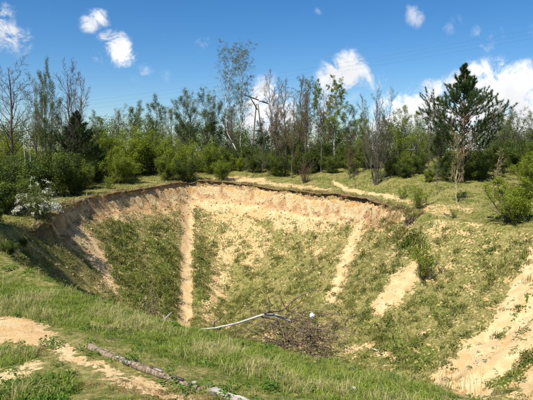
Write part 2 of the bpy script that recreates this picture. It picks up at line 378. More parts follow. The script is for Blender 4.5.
def ground_material():
    m, t, p = mat('ground')
    co = t.node('ShaderNodeTexCoord').outputs['Object']
    at_ = t.node('ShaderNodeAttribute'); at_.attribute_name = 'cover'; sp = t.node('ShaderNodeSeparateColor'); t.l.new(at_.outputs['Color'], sp.inputs[0])
    n1 = t.noise(co, 2.2, 4, .62); n2 = t.noise(co, 11, 4, .65); n3 = t.noise(co, .6, 3); n4 = t.noise(co, 45, 3, .6)
    jitter = t.math('ADD', t.math('MULTIPLY_ADD', n1, 2.0, -1.), t.math('MULTIPLY_ADD', n2, 2.1, -1.05))
    s = t.ramp(t.math('ADD', sp.outputs[0], jitter), .36, .62)
    dry = t.mix(t.ramp(n2, .38, .64), (.16, .14, .042), (.30, .25, .095))
    grn = t.mix(t.ramp(n2, .35, .68), (.05, .075, .010), (.135, .16, .026))
    gsel = t.ramp(t.math('ADD', t.math('MULTIPLY', sp.outputs[1], .35), t.math('ADD', t.math('MULTIPLY', n1, .7), t.math('MULTIPLY', n3, .4))), .47, .70)
    veg = t.mix(gsel, dry, grn)
    sd = t.mix(t.ramp(n1, .40, .62), (.60, .44, .235), (.52, .345, .16))
    sd = t.mix(t.math('MULTIPLY', t.ramp(t.noise(co, .9, 4, .6, .5), .47, .62, 0, .6), t.math('ADD', sp.outputs[2], .3, clamp=True)), sd, (.50, .27, .10))
    sd = t.mix(t.ramp(n4, .55, .72, 0, .45), sd, (.30, .21, .12))
    sd = t.mix(t.ramp(n4, .40, .28, 0, .5), sd, (.70, .60, .42))
    col = t.mix(s, veg, sd)
    so_ = t.mix(t.ramp(n2, .35, .65), (.16, .082, .038), (.38, .235, .12))
    col = t.mix(t.math('MULTIPLY', t.ramp(sp.outputs[2], .7, 1), t.ramp(n1, .3, .6, .0, .8)), col, so_)
    t.l.new(col, p.inputs['Base Color']); p.inputs['Roughness'].default_value = .95; p.inputs['Specular IOR Level'].default_value = .1
    b = t.node('ShaderNodeBump'); b.inputs['Strength'].default_value = .8; b.inputs['Distance'].default_value = .05
    t.l.new(t.math('ADD', n2, t.math('MULTIPLY', n4, .3)), b.inputs['Height']); t.l.new(b.outputs[0], p.inputs['Normal'])
    return m
M_ground = ground_material()
me = meshdata('ground', np.column_stack([flat(GX), flat(GY), flat(GZ)]), [(F, 0)], [M_ground], True)
def setcov(me, r, g, b):
    ca = me.color_attributes.new('cover', 'FLOAT_COLOR', 'POINT')
    ca.data.foreach_set('color', np.column_stack([r, g, b, np.ones(len(r))]).astype(np.float32).ravel())
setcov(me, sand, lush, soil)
tag(link('ground', me), kind='structure')

# ------------------------------------------------------------------ the crumbling scarp under the turf, lofted along the rim
def scarp():
    rng = np.random.default_rng(5)
    keep = np.where(rim[:, 3] > .12)[0]
    brk = np.where(np.diff(keep) > 1)[0]
    if len(brk): keep = np.concatenate([keep[brk[0]+1:], keep[:brk[0]+1]])   # the rim closes on itself
    s = sa[keep].copy(); s[s < s[0]-1e-6] += LEN
    n = len(keep); m = 22; X = np.zeros((n, m)); Y = X.copy(); Z = X.copy()
    zt = ground(rim[keep, 0]-nin[keep, 0]*.35, rim[keep, 1]-nin[keep, 1]*.35)
    notch = 1-.75*np.exp(-((rim[keep, 0]-at(189, 184, 38)[0])/.5)**2)*(rim[keep, 1] > 30)
    h = notch*rim[keep, 3]*(.82+.35*fbm(s*.6, s*0+8, 3)); u = np.linspace(0, 1, m)
    lipv = np.clip(.85+1.3*fbm(s*1.6+90, s*0, 4, .65), .0, 1.6)
    prof_d = np.interp(u, [0, .12, .2, .26, .34, .45, .7, 1], [-.45, -.05, .17, .17, -.17, -.12, .14, .38])
    prof_h = np.interp(u, [0, .12, .2, .26, .34, .45, .7, 1], [-.02, -.035, .00, .13, .26, .48, .74, .95])
    for j in range(m):
        a = prof_d[j]*(1 if j < 2 else lipv)+(.06*fbm(s*1.7, u[j]*3+s*0, 3)+.07*fbm(s*7, u[j]*9+s*0, 3))*min(1, j/3)*(1 if j < m-1 else .2)
        a = a+(.10*np.maximum(0, fbm(s*.9+40, s*0, 2)) if 1 < j < 9 else 0)+(.07*np.round(fbm(s*3.1+7, u[j]*5+s*0, 2)*3)/3 if 2 < j < m-3 else 0)
        X[:, j] = rim[keep, 0]+nin[keep, 0]*a; Y[:, j] = rim[keep, 1]+nin[keep, 1]*a
        Z[:, j] = zt-prof_h[j]*h-(.02 if j == 0 else 0)+(.03*fbm(s*5, u[j]*8+s*0, 2)+.035*fbm(s*9+3, u[j]*12+s*0, 2))*(j > 1)
    # the foot must end under the slope below, the top under the turf
    g = ground(X, Y); Z[:, -1] = np.minimum(Z[:, -1], g[:, -1]-.06); Z[:, 0] = g[:, 0]-.03; Z[:, 1] = np.maximum(Z[:, 1], g[:, 1]+.015)
    for j in range(m):
        if u[j] > .4: Z[:, j] = np.minimum(Z[:, j], g[:, j]+.02+.22*(1-u[j])/.6)
    Z[:, -1] = g[:, -1]-.06
    fade = np.minimum(1, np.minimum(np.arange(n), np.arange(n)[::-1])/25); Z = Z*fade[:, None]+(g-.1)*(1-fade[:, None])
    idx = np.arange(n*m).reshape(n, m)
    F = np.stack([idx[:-1, :-1], idx[1:, :-1], idx[1:, 1:], idx[:-1, 1:]], -1).reshape(-1, 4)
    mt, t, p = mat('scarp_soil'); co = t.node('ShaderNodeTexCoord').outputs['Object']
    at_ = t.node('ShaderNodeAttribute'); at_.attribute_name = 'cover'; sp = t.node('ShaderNodeSeparateColor'); t.l.new(at_.outputs['Color'], sp.inputs[0])
    n1 = t.noise(co, 3, 4, .6); n2 = t.noise(co, 13, 4, .65)
    hgt = t.math('ADD', sp.outputs[0], t.math('ADD', t.math('MULTIPLY_ADD', n1, .9, -.45), t.math('MULTIPLY_ADD', n2, .5, -.25)))
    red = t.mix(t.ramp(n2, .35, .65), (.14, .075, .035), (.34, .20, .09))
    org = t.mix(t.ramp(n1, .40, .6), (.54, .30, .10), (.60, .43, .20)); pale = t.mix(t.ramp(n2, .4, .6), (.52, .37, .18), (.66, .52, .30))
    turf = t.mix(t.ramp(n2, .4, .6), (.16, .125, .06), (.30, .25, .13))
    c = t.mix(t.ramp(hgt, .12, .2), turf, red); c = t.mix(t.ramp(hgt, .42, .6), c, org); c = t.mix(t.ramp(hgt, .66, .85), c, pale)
    c = t.mix(t.math('MULTIPLY', sp.outputs[1], t.ramp(n1, .3, .5, .6, 1)), c, (.11, .08, .04))  # left corner painted dark brown to carry the shade of its steep face
    t.l.new(c, p.inputs['Base Color']); p.inputs['Roughness'].default_value = .95
    b = t.node('ShaderNodeBump'); b.inputs['Distance'].default_value = .1; t.l.new(n2, b.inputs['Height']); t.l.new(b.outputs[0], p.inputs['Normal'])
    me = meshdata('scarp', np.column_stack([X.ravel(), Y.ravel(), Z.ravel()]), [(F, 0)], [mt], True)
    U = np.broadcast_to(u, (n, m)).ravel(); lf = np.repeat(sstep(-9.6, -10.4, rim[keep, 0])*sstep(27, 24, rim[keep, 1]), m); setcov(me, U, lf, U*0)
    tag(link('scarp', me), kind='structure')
    return keep
scarp_idx = scarp()

# ------------------------------------------------------------------ ground cover: instanced tufts (grass, weeds, stones)
def blade_tuft(rng, nb, hmin, hmax, rad, wid, lean, m=0, geo=None):
    g = geo or Geo(); a = rng.uniform(0, 2*np.pi, nb); r = rad*np.sqrt(rng.random(nb)); h = rng.uniform(hmin, hmax, nb)
    base = np.column_stack([r*np.cos(a), r*np.sin(a), -.02*np.ones(nb)])
    la = rng.uniform(0, 2*np.pi, nb); ln = rng.uniform(.1, lean, nb); ld = np.column_stack([np.cos(la), np.sin(la), 0*la])
    sd = np.column_stack([-np.sin(la), np.cos(la), 0*la]); w = wid*rng.uniform(.7, 1.3, nb)
    mid = base+ld*(ln*h*.35)[:, None]+np.array([0, 0, 1])*(h*.62)[:, None]; tip = base+ld*(ln*h)[:, None]+np.array([0, 0, 1])*(h*(1-.25*ln))[:, None]
    V = np.stack([base-sd*w[:, None], base+sd*w[:, None], mid+sd*w[:, None]*.8, mid-sd*w[:, None]*.8, tip], 1)
    k = np.arange(nb)[:, None]*5
    g.add(V, k+np.array([[0, 1, 2, 3]]), m); g.F.append((k+np.array([[3, 2, 4]])+g.n-len(V.reshape(-1, 3)), m))
    return g
def proto(name, me): return bpy.data.objects.new(name, me)
rng = np.random.default_rng(21)
def weed(rng, n, rad, h, ls, m=0):
    g = Geo(); r = rad*np.sqrt(rng.random(n)); a = rng.uniform(0, 2*np.pi, n)
    P = np.column_stack([r*np.cos(a), r*np.sin(a), h*(1-(r/rad)**2*.7)*rng.uniform(.15, 1, n)]); leaves(g, P, ls, rng, m, .5, .6); return g
def pebble_mesh(rng, name, mat_):
    import bmesh
    bm = bmesh.new(); bmesh.ops.create_icosphere(bm, subdivisions=2, radius=1)
    k = rng.normal(size=(5, 3))
    for v in bm.verts:
        c = v.co; f = 1+.0*c.x
        for q in k:
            dq = c.dot(Vector(norm(q))); f = min(f, .72/max(dq, .3) if dq > .55 else f)
        v.co = Vector((c.x*f, c.y*f*.8, c.z*f*.62))
    me = bpy.data.meshes.new(name); bm.to_mesh(me); bm.free(); me.materials.append(mat_); return me
def rock_mat(name, a, b):
    m, t, p = mat(name); co = t.node('ShaderNodeTexCoord').outputs['Object']; n_ = t.noise(co, 3, 5, .65); oi = t.node('ShaderNodeObjectInfo').outputs['Random']
    t.l.new(t.mix(t.math('ADD', t.math('MULTIPLY', t.ramp(n_, .3, .7), .5), t.math('MULTIPLY', oi, .5)), a, b), p.inputs['Base Color'])
    bp = t.node('ShaderNodeBump'); bp.inputs['Distance'].default_value = .03; t.l.new(n_, bp.inputs['Height']); t.l.new(bp.outputs[0], p.inputs['Normal'])
    return m
M_stone = rock_mat('sand_stone', (.30, .21, .12), (.60, .50, .34)); M_clod = rock_mat('soil_clod', (.17, .10, .05), (.42, .29, .16)); M_rubble = rock_mat('rubble', (.22, .17, .13), (.46, .40, .33))
def scatter(name, protos, P, scale, tilt, kindlabel=None, sel=None, rng=None):
    """one object: points with a tuft instanced on each"""
    col = bpy.data.collections.new(name+'_kinds')
    for i, q in enumerate(protos): q.name = '%s_kind_%02d' % (name, i); col.objects.link(q)
    me = bpy.data.meshes.new(name); me.vertices.add(len(P)); me.vertices.foreach_set('co', np.asarray(P, np.float32).ravel())
    rot = np.column_stack([rng.normal(0, tilt, len(P)), rng.normal(0, tilt, len(P)), rng.uniform(0, 6.283, len(P))]).astype(np.float32)
    a = me.attributes.new('rot', 'FLOAT_VECTOR', 'POINT'); a.data.foreach_set('vector', rot.ravel())
    a = me.attributes.new('sc', 'FLOAT', 'POINT'); a.data.foreach_set('value', np.asarray(scale, np.float32))
    a = me.attributes.new('pick', 'INT', 'POINT'); a.data.foreach_set('value', np.asarray(sel if sel is not None else rng.integers(0, len(protos), len(P)), np.int32))
    o = link(name, me); tag(o, kindlabel, None, None, 'stuff')
    ng = bpy.data.node_groups.new(name, 'GeometryNodeTree'); ng.interface.new_socket('Geometry', in_out='INPUT', socket_type='NodeSocketGeometry'); ng.interface.new_socket('Geometry', in_out='OUTPUT', socket_type='NodeSocketGeometry')
    N = ng.nodes; i_ = N.new('NodeGroupInput'); o_ = N.new('NodeGroupOutput'); iop = N.new('GeometryNodeInstanceOnPoints'); ci = N.new('GeometryNodeCollectionInfo')
    ci.inputs['Collection'].default_value = col; ci.inputs['Separate Children'].default_value = True; ci.inputs['Reset Children'].default_value = True
    def na(nm, ty):
        q = N.new('GeometryNodeInputNamedAttribute'); q.data_type = ty; q.inputs['Name'].default_value = nm; return q.outputs['Attribute']
    L = ng.links
    L.new(i_.outputs[0], iop.inputs['Points']); L.new(ci.outputs[0], iop.inputs['Instance']); iop.inputs['Pick Instance'].default_value = True
    L.new(na('pick', 'INT'), iop.inputs['Instance Index']); L.new(na('rot', 'FLOAT_VECTOR'), iop.inputs['Rotation']); L.new(na('sc', 'FLOAT'), iop.inputs['Scale'])
    L.new(iop.outputs[0], o_.inputs[0])
    md = o.modifiers.new('scatter', 'NODES'); md.node_group = ng
    return o
def ctrl(o, label, cat): o['label'] = label; o['category'] = cat; return o

# candidate points over the land in view
def cand(N, x0, x1, y0, y1, rng):
    x = rng.uniform(x0, x1, N); y = rng.uniform(y0, y1, N); ok = np.abs(x) < y*.56+1.2; x = x[ok]; y = y[ok]
    z, d, I = ground(x, y, True); s, l = masks(x, y, z, d)
    return x, y, z, d, I, s, l
PR = {}
PR['green'] = [proto('p', blade_tuft(rng, 28, .06, .19, .10, .004, 1.3).mesh('grass_tuft', [L_grass])) for k in range(4)]
PR['short'] = [proto('p', blade_tuft(rng, 26, .05, .13, .12, .0035, 1.1).mesh('short_tuft', [L_grass])) for k in range(2)]
PR['strawy'] = [proto('p', blade_tuft(rng, 13, .10, .27, .10, .003, 1.6, 1, blade_tuft(rng, 12, .08, .22, .10, .0035, 1.)).mesh('straw_tuft', [L_grass, L_straw])) for k in range(3)]
def bench():
    rng = np.random.default_rng(31)
    x, y, z, d, I, s, l = cand(46000, -9.5, 6.5, 5.2, 16, rng)
    n_ = .5+.5*fbm(x*.8, y*.8, 3); px, py = pix(x, y, z)
    bare = strokes(px, py, [[(40, 366, 12), (120, 378, 12), (200, 402, 12), .75], [(0, 385, 14), (50, 372, 8), .4]])
    dens = np.clip(.15+.75*l+.6*n_-.3, .04, 1)*(1-np.clip(s*1.25, 0, 1))*(1-bare)
    ok = (d < 1.8) & (rng.random(len(x)) < dens)
    x, y, z, l, d, n_ = x[ok], y[ok], z[ok], l[ok], d[ok], n_[ok]
    m = .5+.5*fbm(x*1.1+50, y*1.1, 3)
    pick = np.where(rng.random(len(x)) < sstep(.42, .70, m)*.7, rng.integers(6, 9, len(x)), rng.integers(0, 4, len(x)))
    lowp = (l < .35) & (rng.random(len(x)) < .7); pick[lowp] = rng.integers(4, 6, lowp.sum())
    sc = rng.uniform(.4, 1.15, len(x))*(.55+.4*np.clip(l, 0, 1)+.25*(m-.5))
    scatter('grass', PR['green']+PR['short']+PR['strawy'], np.column_stack([x, y, z]), sc, .16, None, pick, rng)
bench()
# low weeds with broad leaves in the foreground
def weeds():
    rng = np.random.default_rng(41)
    x, y, z, d, I, s, l = cand(9000, -9, 6, 5.2, 14, rng); px, py = pix(x, y, z)
    a = strokes(px, py, [[(12, 396, 12), (58, 388, 12), (75, 386, 7), 1.2], [(180, 388, 5), (188, 388, 3), .8], [(25, 350, 5), (60, 345, 3), .4]])
    ok = (d < .3) & (rng.random(len(x)) < a+.05*(1-s)); x, y, z = x[ok], y[ok], z[ok]; px = px[ok]; py = py[ok]
    P = [proto('p', weed(rng, 46, .13, .13, .05).mesh('weed', [L_weed])) for k in range(3)]
    scatter('weeds', P, np.column_stack([x, y, z]), rng.uniform(.5, 1.2, len(x)), .1, None, None, rng)
    x, y, z, d, I, s, l = cand(5000, -6, 3, 5.4, 9.5, rng); px, py = pix(x, y, z)
    a = strokes(px, py, [[(85, 385, 7), (150, 392, 7), (215, 402, 6), .5], [(20, 345, 6), (45, 356, 6), .25]])
    ok = rng.random(len(x)) < a; P = [proto('p', blade_tuft(rng, 16, .03, .10, .1, .003, 1.3, 0).mesh('red_weed', [L_red])) for k in range(2)]
    scatter('red_weeds', P, np.column_stack([x[ok], y[ok], z[ok]]), rng.uniform(.6, 1.3, ok.sum()), .2, None, None, rng)
weeds()
def slopes():
    rng = np.random.default_rng(51)
    x, y, z, d, I, s, l = cand(110000, -13, 14, 9, 42, rng)
    n_ = .5+.5*fbm(x*.9, y*.9, 4, .6); n2_ = .5+.5*fbm(x*.35+9, y*.35, 3)
    n3_ = .5+.5*fbm(x*2.6, y*2.6+5, 3); dens = np.clip(.18+1.1*(n_-.42)+1.3*(n3_-.5)+.35*l+.3*(n2_-.5), .02, 1)*(1-np.clip((s-.36)*1.35+.5*(n3_-.5), 0, .985))
    ok = (d > .25) & (rng.random(len(x)) < dens) & (z > -9.6)
    x, y, z, l, n_ = x[ok], y[ok], z[ok], l[ok], n_[ok]
    pr = [proto('p', blade_tuft(rng, 18, .06, .17, .12, .007, 1.1).mesh('slope_tuft', [L_grassd])) for k in range(3)]
    pr += [proto('p', weed(rng, 22, .14, .13, .07).mesh('slope_weed', [q])) for q in (L_slope, L_slope2, L_grey)]
    pr += [proto('p', blade_tuft(rng, 12, .05, .16, .14, .006, 1.4).mesh('slope_straw', [L_straw])), proto('p', blade_tuft(rng, 9, .2, .45, .12, .007, .8).mesh('tall_tuft', [L_grassd]))]
    r = rng.random(len(x)); pick = np.where(r < .42, rng.integers(0, 3, len(x)), np.where(r < .42+.30+.2*np.clip(l, 0, 1), rng.integers(3, 6, len(x)), rng.integers(6, 8, len(x))))
    scatter('slope_grass', pr, np.column_stack([x, y, z]), rng.uniform(.4, 1.5, len(x))**1.4*(.85+.6*np.clip(l, 0, 1))*np.clip(y/20, .45, 1), .25, None, pick, rng)
    # plateau turf
    x, y, z, d, I, s, l = cand(60000, -26, 26, 14, 56, rng)
    n_ = .5+.5*fbm(x*.5, y*.5, 4, .6); ok = (d < -.05) & (rng.random(len(x)) < np.clip(.25+.7*(n_-.3), .1, 1)*(1-np.clip(s*1.3, 0, .97))) & (y > 15)
    x, y, z, n_ = x[ok], y[ok], z[ok], n_[ok]
    pr = [proto('p', blade_tuft(rng, 20, .05, .16, .16, .007, 1.0).mesh('turf_tuft', [q])) for q in (L_grassd, L_grass, L_grass, L_straw)]
    pick = np.where(rng.random(len(x)) < .45+.5*(n_-.5), 0, np.where(rng.random(len(x)) < .4, 1, np.where(rng.random(len(x)) < .6, 2, 3)))
    scatter('turf', pr, np.column_stack([x, y, z]), rng.uniform(.6, 1.3, len(x)), .15, None, pick, rng)
slopes()
def stones():
    rng = np.random.default_rng(61)
    x, y, z, d, I, s, l = cand(42000, -13, 14, 9, 42, rng); hr = rim[I, 3]
    dens = np.clip(s, 0, 1)*(.05+.10*sstep(4, .6, d)*(hr > .25)*(x < 9)) +.04
    ok = (d > .35) & (rng.random(len(x)) < dens)
    pr = [proto('p', pebble_mesh(rng, 'stone', q)) for q in (M_stone, M_stone, M_clod)]
    scatter('stones', pr, np.column_stack([x, y, z])[ok], 0.022+.075*rng.random(ok.sum())**3, .5, None, None, rng)
    k = rng.choice(scarp_idx, 650); a = rng.uniform(.0, 1.3, 650)**1.5; x = rim[k, 0]+nin[k, 0]*a; y = rim[k, 1]+nin[k, 1]*a; z = ground(x, y)
    z = z+np.clip(.3-a, 0, .3)*.3
    scatter('soil_clods', [proto('p', pebble_mesh(rng, 'clod', q)) for q in (M_clod, M_clod, M_stone)], np.column_stack([x, y, z+.02]), .02+.07*rng.random(650)**3, .5, None, None, rng)
    x, y, z, d, I, s, l = cand(6000, -7, 4, 5.3, 12, rng); ok = (d < 0) & (rng.random(len(x)) < .08+.08*s)
    scatter('gravel', [proto('p', pebble_mesh(rng, 'gravel', q)) for q in (M_stone, M_rubble)], np.column_stack([x, y, z])[ok], .004+.014*rng.random(ok.sum())**2, .5, None, None, rng)
stones()
def lip_turf():                                   # ragged turf and roots hanging over the broken edge
    rng = np.random.default_rng(65); N = 1900; k = rng.choice(scarp_idx, N); a = rng.normal(-.05, .14, N)
    keep = fbm(sa[k]*.9, sa[k]*0+31, 3) > rng.uniform(-.75, .35, N); k = k[keep]; a = a[keep]
    x = rim[k, 0]+nin[k, 0]*a; y = rim[k, 1]+nin[k, 1]*a; x0 = rim[k, 0]-nin[k, 0]*.35; y0 = rim[k, 1]-nin[k, 1]*.35
    z = ground(x0, y0)-np.clip(a, 0, .3)*.5
    pr = [proto('p', blade_tuft(rng, 18, .05, .17, .12, .006, 1.5).mesh('lip_tuft', [q])) for q in (L_grassd, L_straw, L_red, L_grassd)]
    scatter('rim_turf', pr, np.column_stack([x, y, z]), rng.uniform(.5, 1.35, len(x)), .6, None, None, rng)
lip_turf()

# ------------------------------------------------------------------ trees
class Lv: pass
def first(P, R): l = Lv(); l.P = np.asarray(P, float)[None]; l.R = np.asarray(R, float)[None]; l.L = np.array([np.linalg.norm(np.diff(l.P[0], axis=0), axis=1).sum()]); return l
def child(rng, par, K_, t0, t1, ang, ratio, n_, trop=.0, jit=.25, rr=.6, taper=.15, shape=lambda t: 1-.6*t, angj=.3, min_r=.003, flat=0):
    M, n, _ = par.P.shape; t = t0+(t1-t0)*((np.arange(K_)+rng.random((M, K_)))/K_)
    f = t*(n-1); i = np.minimum(f.astype(int), n-2); f = f-i; mi = np.arange(M)[:, None]
    a = par.P[mi, i]; b = par.P[mi, i+1]; p = a+(b-a)*f[..., None]; T = norm(b-a); r = par.R[mi, i]*(1-f)+par.R[mi, i+1]*f
    az = rng.uniform(0, 2*np.pi, (M, 1))+np.arange(K_)*2.4+rng.uniform(-.5, .5, (M, K_))
    ref = np.where(np.abs(T[..., 2:3]) > .85, np.array([1., 0, 0]), np.array([0, 0, 1.])); A_ = norm(np.cross(T, ref)); B_ = np.cross(T, A_)
    pr = np.cos(az)[..., None]*A_+np.sin(az)[..., None]*B_
    if flat: pr[..., 2] *= (1-flat); pr = norm(pr)
    an = ang*(1+rng.uniform(-angj, angj, (M, K_)))[..., None]; d = norm(np.cos(an)*T+np.sin(an)*pr)
    L = par.L[:, None]*ratio*shape(t)*rng.uniform(.7, 1.25, (M, K_))
    p = p.reshape(-1, 3); d = d.reshape(-1, 3); L = L.ravel(); r = np.maximum(np.minimum(r.ravel()*rr, L*.03+.004), min_r)
    pts = [p]; st = (L/(n_-1))[:, None]
    for k in range(n_-1):
        d = norm(d+rng.normal(size=d.shape)*jit*.5+np.array([0, 0, trop])); p = p+d*st; pts.append(p)
    o = Lv(); o.P = np.stack(pts, 1); o.R = r[:, None]*np.linspace(1, taper, n_); o.L = L; return o
def along(rng, lv, per, spread, t0=.2):
    M, n, _ = lv.P.shape; t = t0+(1-t0)*rng.random((M, per)); f = t*(n-1); i = np.minimum(f.astype(int), n-2); f = (f-i)[..., None]; mi = np.arange(M)[:, None]
    p = lv.P[mi, i]*(1-f)+lv.P[mi, i+1]*f
    return (p+rng.normal(size=p.shape)*spread).reshape(-1, 3)
def patchy(rng, P, scale, thr):                   # thin foliage out in clumps, so gaps show
    k = fbm(P[:, 0]*scale+P[:, 2]*scale*.7, P[:, 1]*scale-P[:, 2]*scale*.8, 3)
    return P[k > thr+rng.normal(0, .12, len(P))]
def stem(rng, h, r, n=12, wob=.3, lean=(0, 0), pts=None):
    if pts is None:
        z = np.linspace(-.15, h, n); t = np.linspace(0, 1, n)
        x = lean[0]*t*h+np.cumsum(rng.normal(0, wob*h/n*.35, n)); y = lean[1]*t*h+np.cumsum(rng.normal(0, wob*h/n*.35, n)); pts = np.column_stack([x-x[0], y-y[0], z])
    else: pts = np.array(pts, float)
    n = len(pts); return first(pts, r*np.linspace(1, .12, n)**.9)
TREES = {}
def finish(kind, trunkgeo, crowngeo, tm, cm, H, extra=None):
    parts = [('trunk', trunkgeo.mesh('trunk', tm, True))] if trunkgeo else []
    parts.append(('crown', crowngeo.mesh('crown', cm, (0,))))
    TREES[kind] = (parts, H)
def bare_tree(kind, seed, H, r, bark, twig, nl=16, ang=.75, lean=(0, 0), leaf=None, nleaf=2, t0=.22, up=.10, lr=.42, leafsize=.05, wob=.35, dense=8, pts=None, tw=.0065, droop=.02, rnd_=False):
    rng = np.random.default_rng(seed); tr = stem(rng, H, r, 14, wob, lean, pts)
    l1 = child(rng, tr, nl, t0, .96, ang, lr, 8, up, .3, .62 if leaf else .42, .25, (lambda t: .95-.38*t) if rnd_ else (lambda t: 1.05-.72*t))
    l2 = child(rng, l1, dense, .25, 1, .7, .42, 6, droop*2+.02, .35, .6, .25, min_r=.006)
    l3 = child(rng, l2, 9 if not leaf or nleaf < 3 else 6, .15, 1, .6, .62, 4, droop+.03, .35, .6, .5, min_r=tw)
    g = Geo(); tubes(g, tr.P, tr.R, 9, 0, .06, rng); tubes(g, l1.P, l1.R, 5, 0)
    c = Geo(); tubes(c, l2.P, l2.R, 4, 0); tubes(c, l3.P, l3.R, 3, 0)
    if leaf: P = patchy(rng, along(rng, l3, nleaf, .06 if nleaf < 5 else .13), .8, -.15); leaves(c, P, leafsize, rng, 1)
    finish(kind, g, c, [bark], [twig]+([leaf] if leaf else []), H)
def birch(kind, seed, H, r, lean=(0, 0), pts=None, leaf=None, nleaf=4, t0=.3, lr=.27, leafsize=.06):
    rng = np.random.default_rng(seed); tr = stem(rng, H, r, 14, .22, lean, pts)
    l1 = child(rng, tr, 30, t0, .97, .55, lr, 8, .03, .25, .5, .2, lambda t: 1.1-.85*np.abs(t-.35))
    l2 = child(rng, l1, 7, .25, 1, .6, .45, 6, -.14, .3, .5, .3, min_r=.005)
    l3 = child(rng, l2, 5, .2, 1, .5, .6, 5, -.32, .25, .5, .4, min_r=.0035)
    g = Geo(); tubes(g, tr.P, tr.R, 9, 0, .04, rng)
    c = Geo(); tubes(c, l1.P, l1.R, 4, 0); tubes(c, l2.P, l2.R, 3, 0); tubes(c, l3.P, l3.R, 3, 0)
    P = patchy(rng, along(rng, l3, nleaf, .05), .9, -.12); leaves(c, P, leafsize, rng, 1)
    finish(kind, g, c, [M_birch], [M_twig, leaf or L_grey], H)
def bush(kind, seed, H, W_, leaf, nleaf=10, ns=9, leafsize=.10, thr=-.25, leaf2=None, twig=None, sp=.15):
    rng = np.random.default_rng(seed); P = []; n = 8
    st = []
    for k in range(ns):
        a = 2*np.pi*(k+rng.random())/ns; rad = W_*.5*np.sqrt(rng.random())*.85; h = H*rng.uniform(.6, .95)*(1-.3*(rad/(W_*.5))**2)
        t = np.linspace(0, 1, n); st.append(np.column_stack([np.cos(a)*rad*(.12+.88*t**1.2)+np.cumsum(rng.normal(0, .05, n)), np.sin(a)*rad*(.12+.88*t**1.2)+np.cumsum(rng.normal(0, .05, n)), -.1+h*t]))
    tr = Lv(); tr.P = np.array(st); tr.R = np.tile(.012*H*np.linspace(1, .3, n), (ns, 1)); tr.L = np.full(ns, H*.8)
    l1 = child(rng, tr, 12, .06, 1, .9, .36, 6, .06, .35, .55, .3, min_r=.006)
    l2 = child(rng, l1, 7, .2, 1, .8, .45, 4, .02, .4, .55, .4, min_r=.004)
    g = Geo(); tubes(g, tr.P, tr.R, 6, 0, .05, rng)
    c = Geo(); tubes(c, l1.P, l1.R, 4, 0); tubes(c, l2.P, l2.R, 3, 0)
    P = patchy(rng, along(rng, l2, nleaf, sp), 1.0, thr); P = P[P[:, 2] > .08]
    if leaf2:
        k = fbm(P[:, 0]*1.5, P[:, 2]*1.5+P[:, 1], 2) > .05; leaves(c, P[~k], leafsize, rng, 1); leaves(c, P[k], leafsize, rng, 2)
    else: leaves(c, P, leafsize, rng, 1)
    finish(kind, g, c, [M_bark], [twig or M_twig, leaf]+([leaf2] if leaf2 else []), H)
def pine(kind, seed, H, wd, nw=17, t0=.13, tuft=.15, leaf=None, gap=.0, ntip=18):
    rng = np.random.default_rng(seed); tr = stem(rng, H, .017*H, 14, .06)
    tr.R[0] = np.maximum(tr.R[0], .015)
    g = Geo(); tubes(g, tr.P, tr.R, 9, 0, .05, rng); c = Geo(); tips = []; dirs = []
    for k in range(nw):
        t = t0+(1-t0)*(k+.3)/nw; z = t*H; L = wd*.5*np.interp(t, [0, .12, .3, .45, .62, .8, 1], [.55, .85, .95, 1.0, .60, .28, .07]); nb = 6 if t < .85 else 4
        one = first(np.column_stack([np.interp([z-.05, z+.05], tr.P[0, :, 2], tr.P[0, :, 0]), np.interp([z-.05, z+.05], tr.P[0, :, 2], tr.P[0, :, 1]), [z-.05, z+.05]]), [.03, .03]); one.L[0] = L
        b = child(rng, one, nb, 0, 1, np.interp(t, [0, .6, 1], [1.35, 1.1, .55]), 1, 8, .05, .16, .9, .25, lambda q: 1+0*q, .12, min_r=.012)
        b.L = np.linalg.norm(np.diff(b.P, axis=1), axis=2).sum(1)
        b.P, b.R, b.L = (lambda q: (b.P[q], b.R[q], b.L[q]))(rng.random(len(b.L)) < .86)
        if len(b.L) > 3 and rng.random() < .75: b.P, b.R, b.L = b.P[:-1], b.R[:-1], b.L[:-1]
        b2 = child(rng, b, 9 if L > .8 else 6, .30, 1, .75, .36, 5, .12, .2, .6, .4, lambda q: 1.1-.6*q, min_r=.006, flat=.6)
        tubes(c, b.P, b.R, 5, 0); tubes(c, b2.P, b2.R, 3, 0)
        for lv in (b, b2):
            tips.append(lv.P[:, -1]); dirs.append(norm(lv.P[:, -1]-lv.P[:, -2]))
            tips.append(lv.P[:, -2]); dirs.append(norm(lv.P[:, -1]-lv.P[:, -2]))
            if lv is b2: tips.append(lv.P[:, -3]); dirs.append(norm(lv.P[:, -1]-lv.P[:, -2]))
    T = np.concatenate(tips); D = norm(np.concatenate(dirs)+np.array([0, 0, .35])); N = len(T); q = ntip
    nd = norm(D[:, None]*.9+rng.normal(size=(N, q, 3))*.75); ln = tuft*rng.uniform(.6, 1.15, (N, q, 1)); sd = norm(np.cross(nd, rng.normal(size=(N, q, 3))))*tuft*.05
    B = T[:, None]+D[:, None]*rng.uniform(-.4, .3, (N, q, 1))*tuft; V = np.stack([B-sd, B+sd, B+nd*ln], 2).reshape(-1, 3)
    c.add(V, np.arange(N*q*3).reshape(-1, 3), 1)
    finish(kind, g, c, [M_pinebark], [M_pinebark, leaf or L_needle], H)

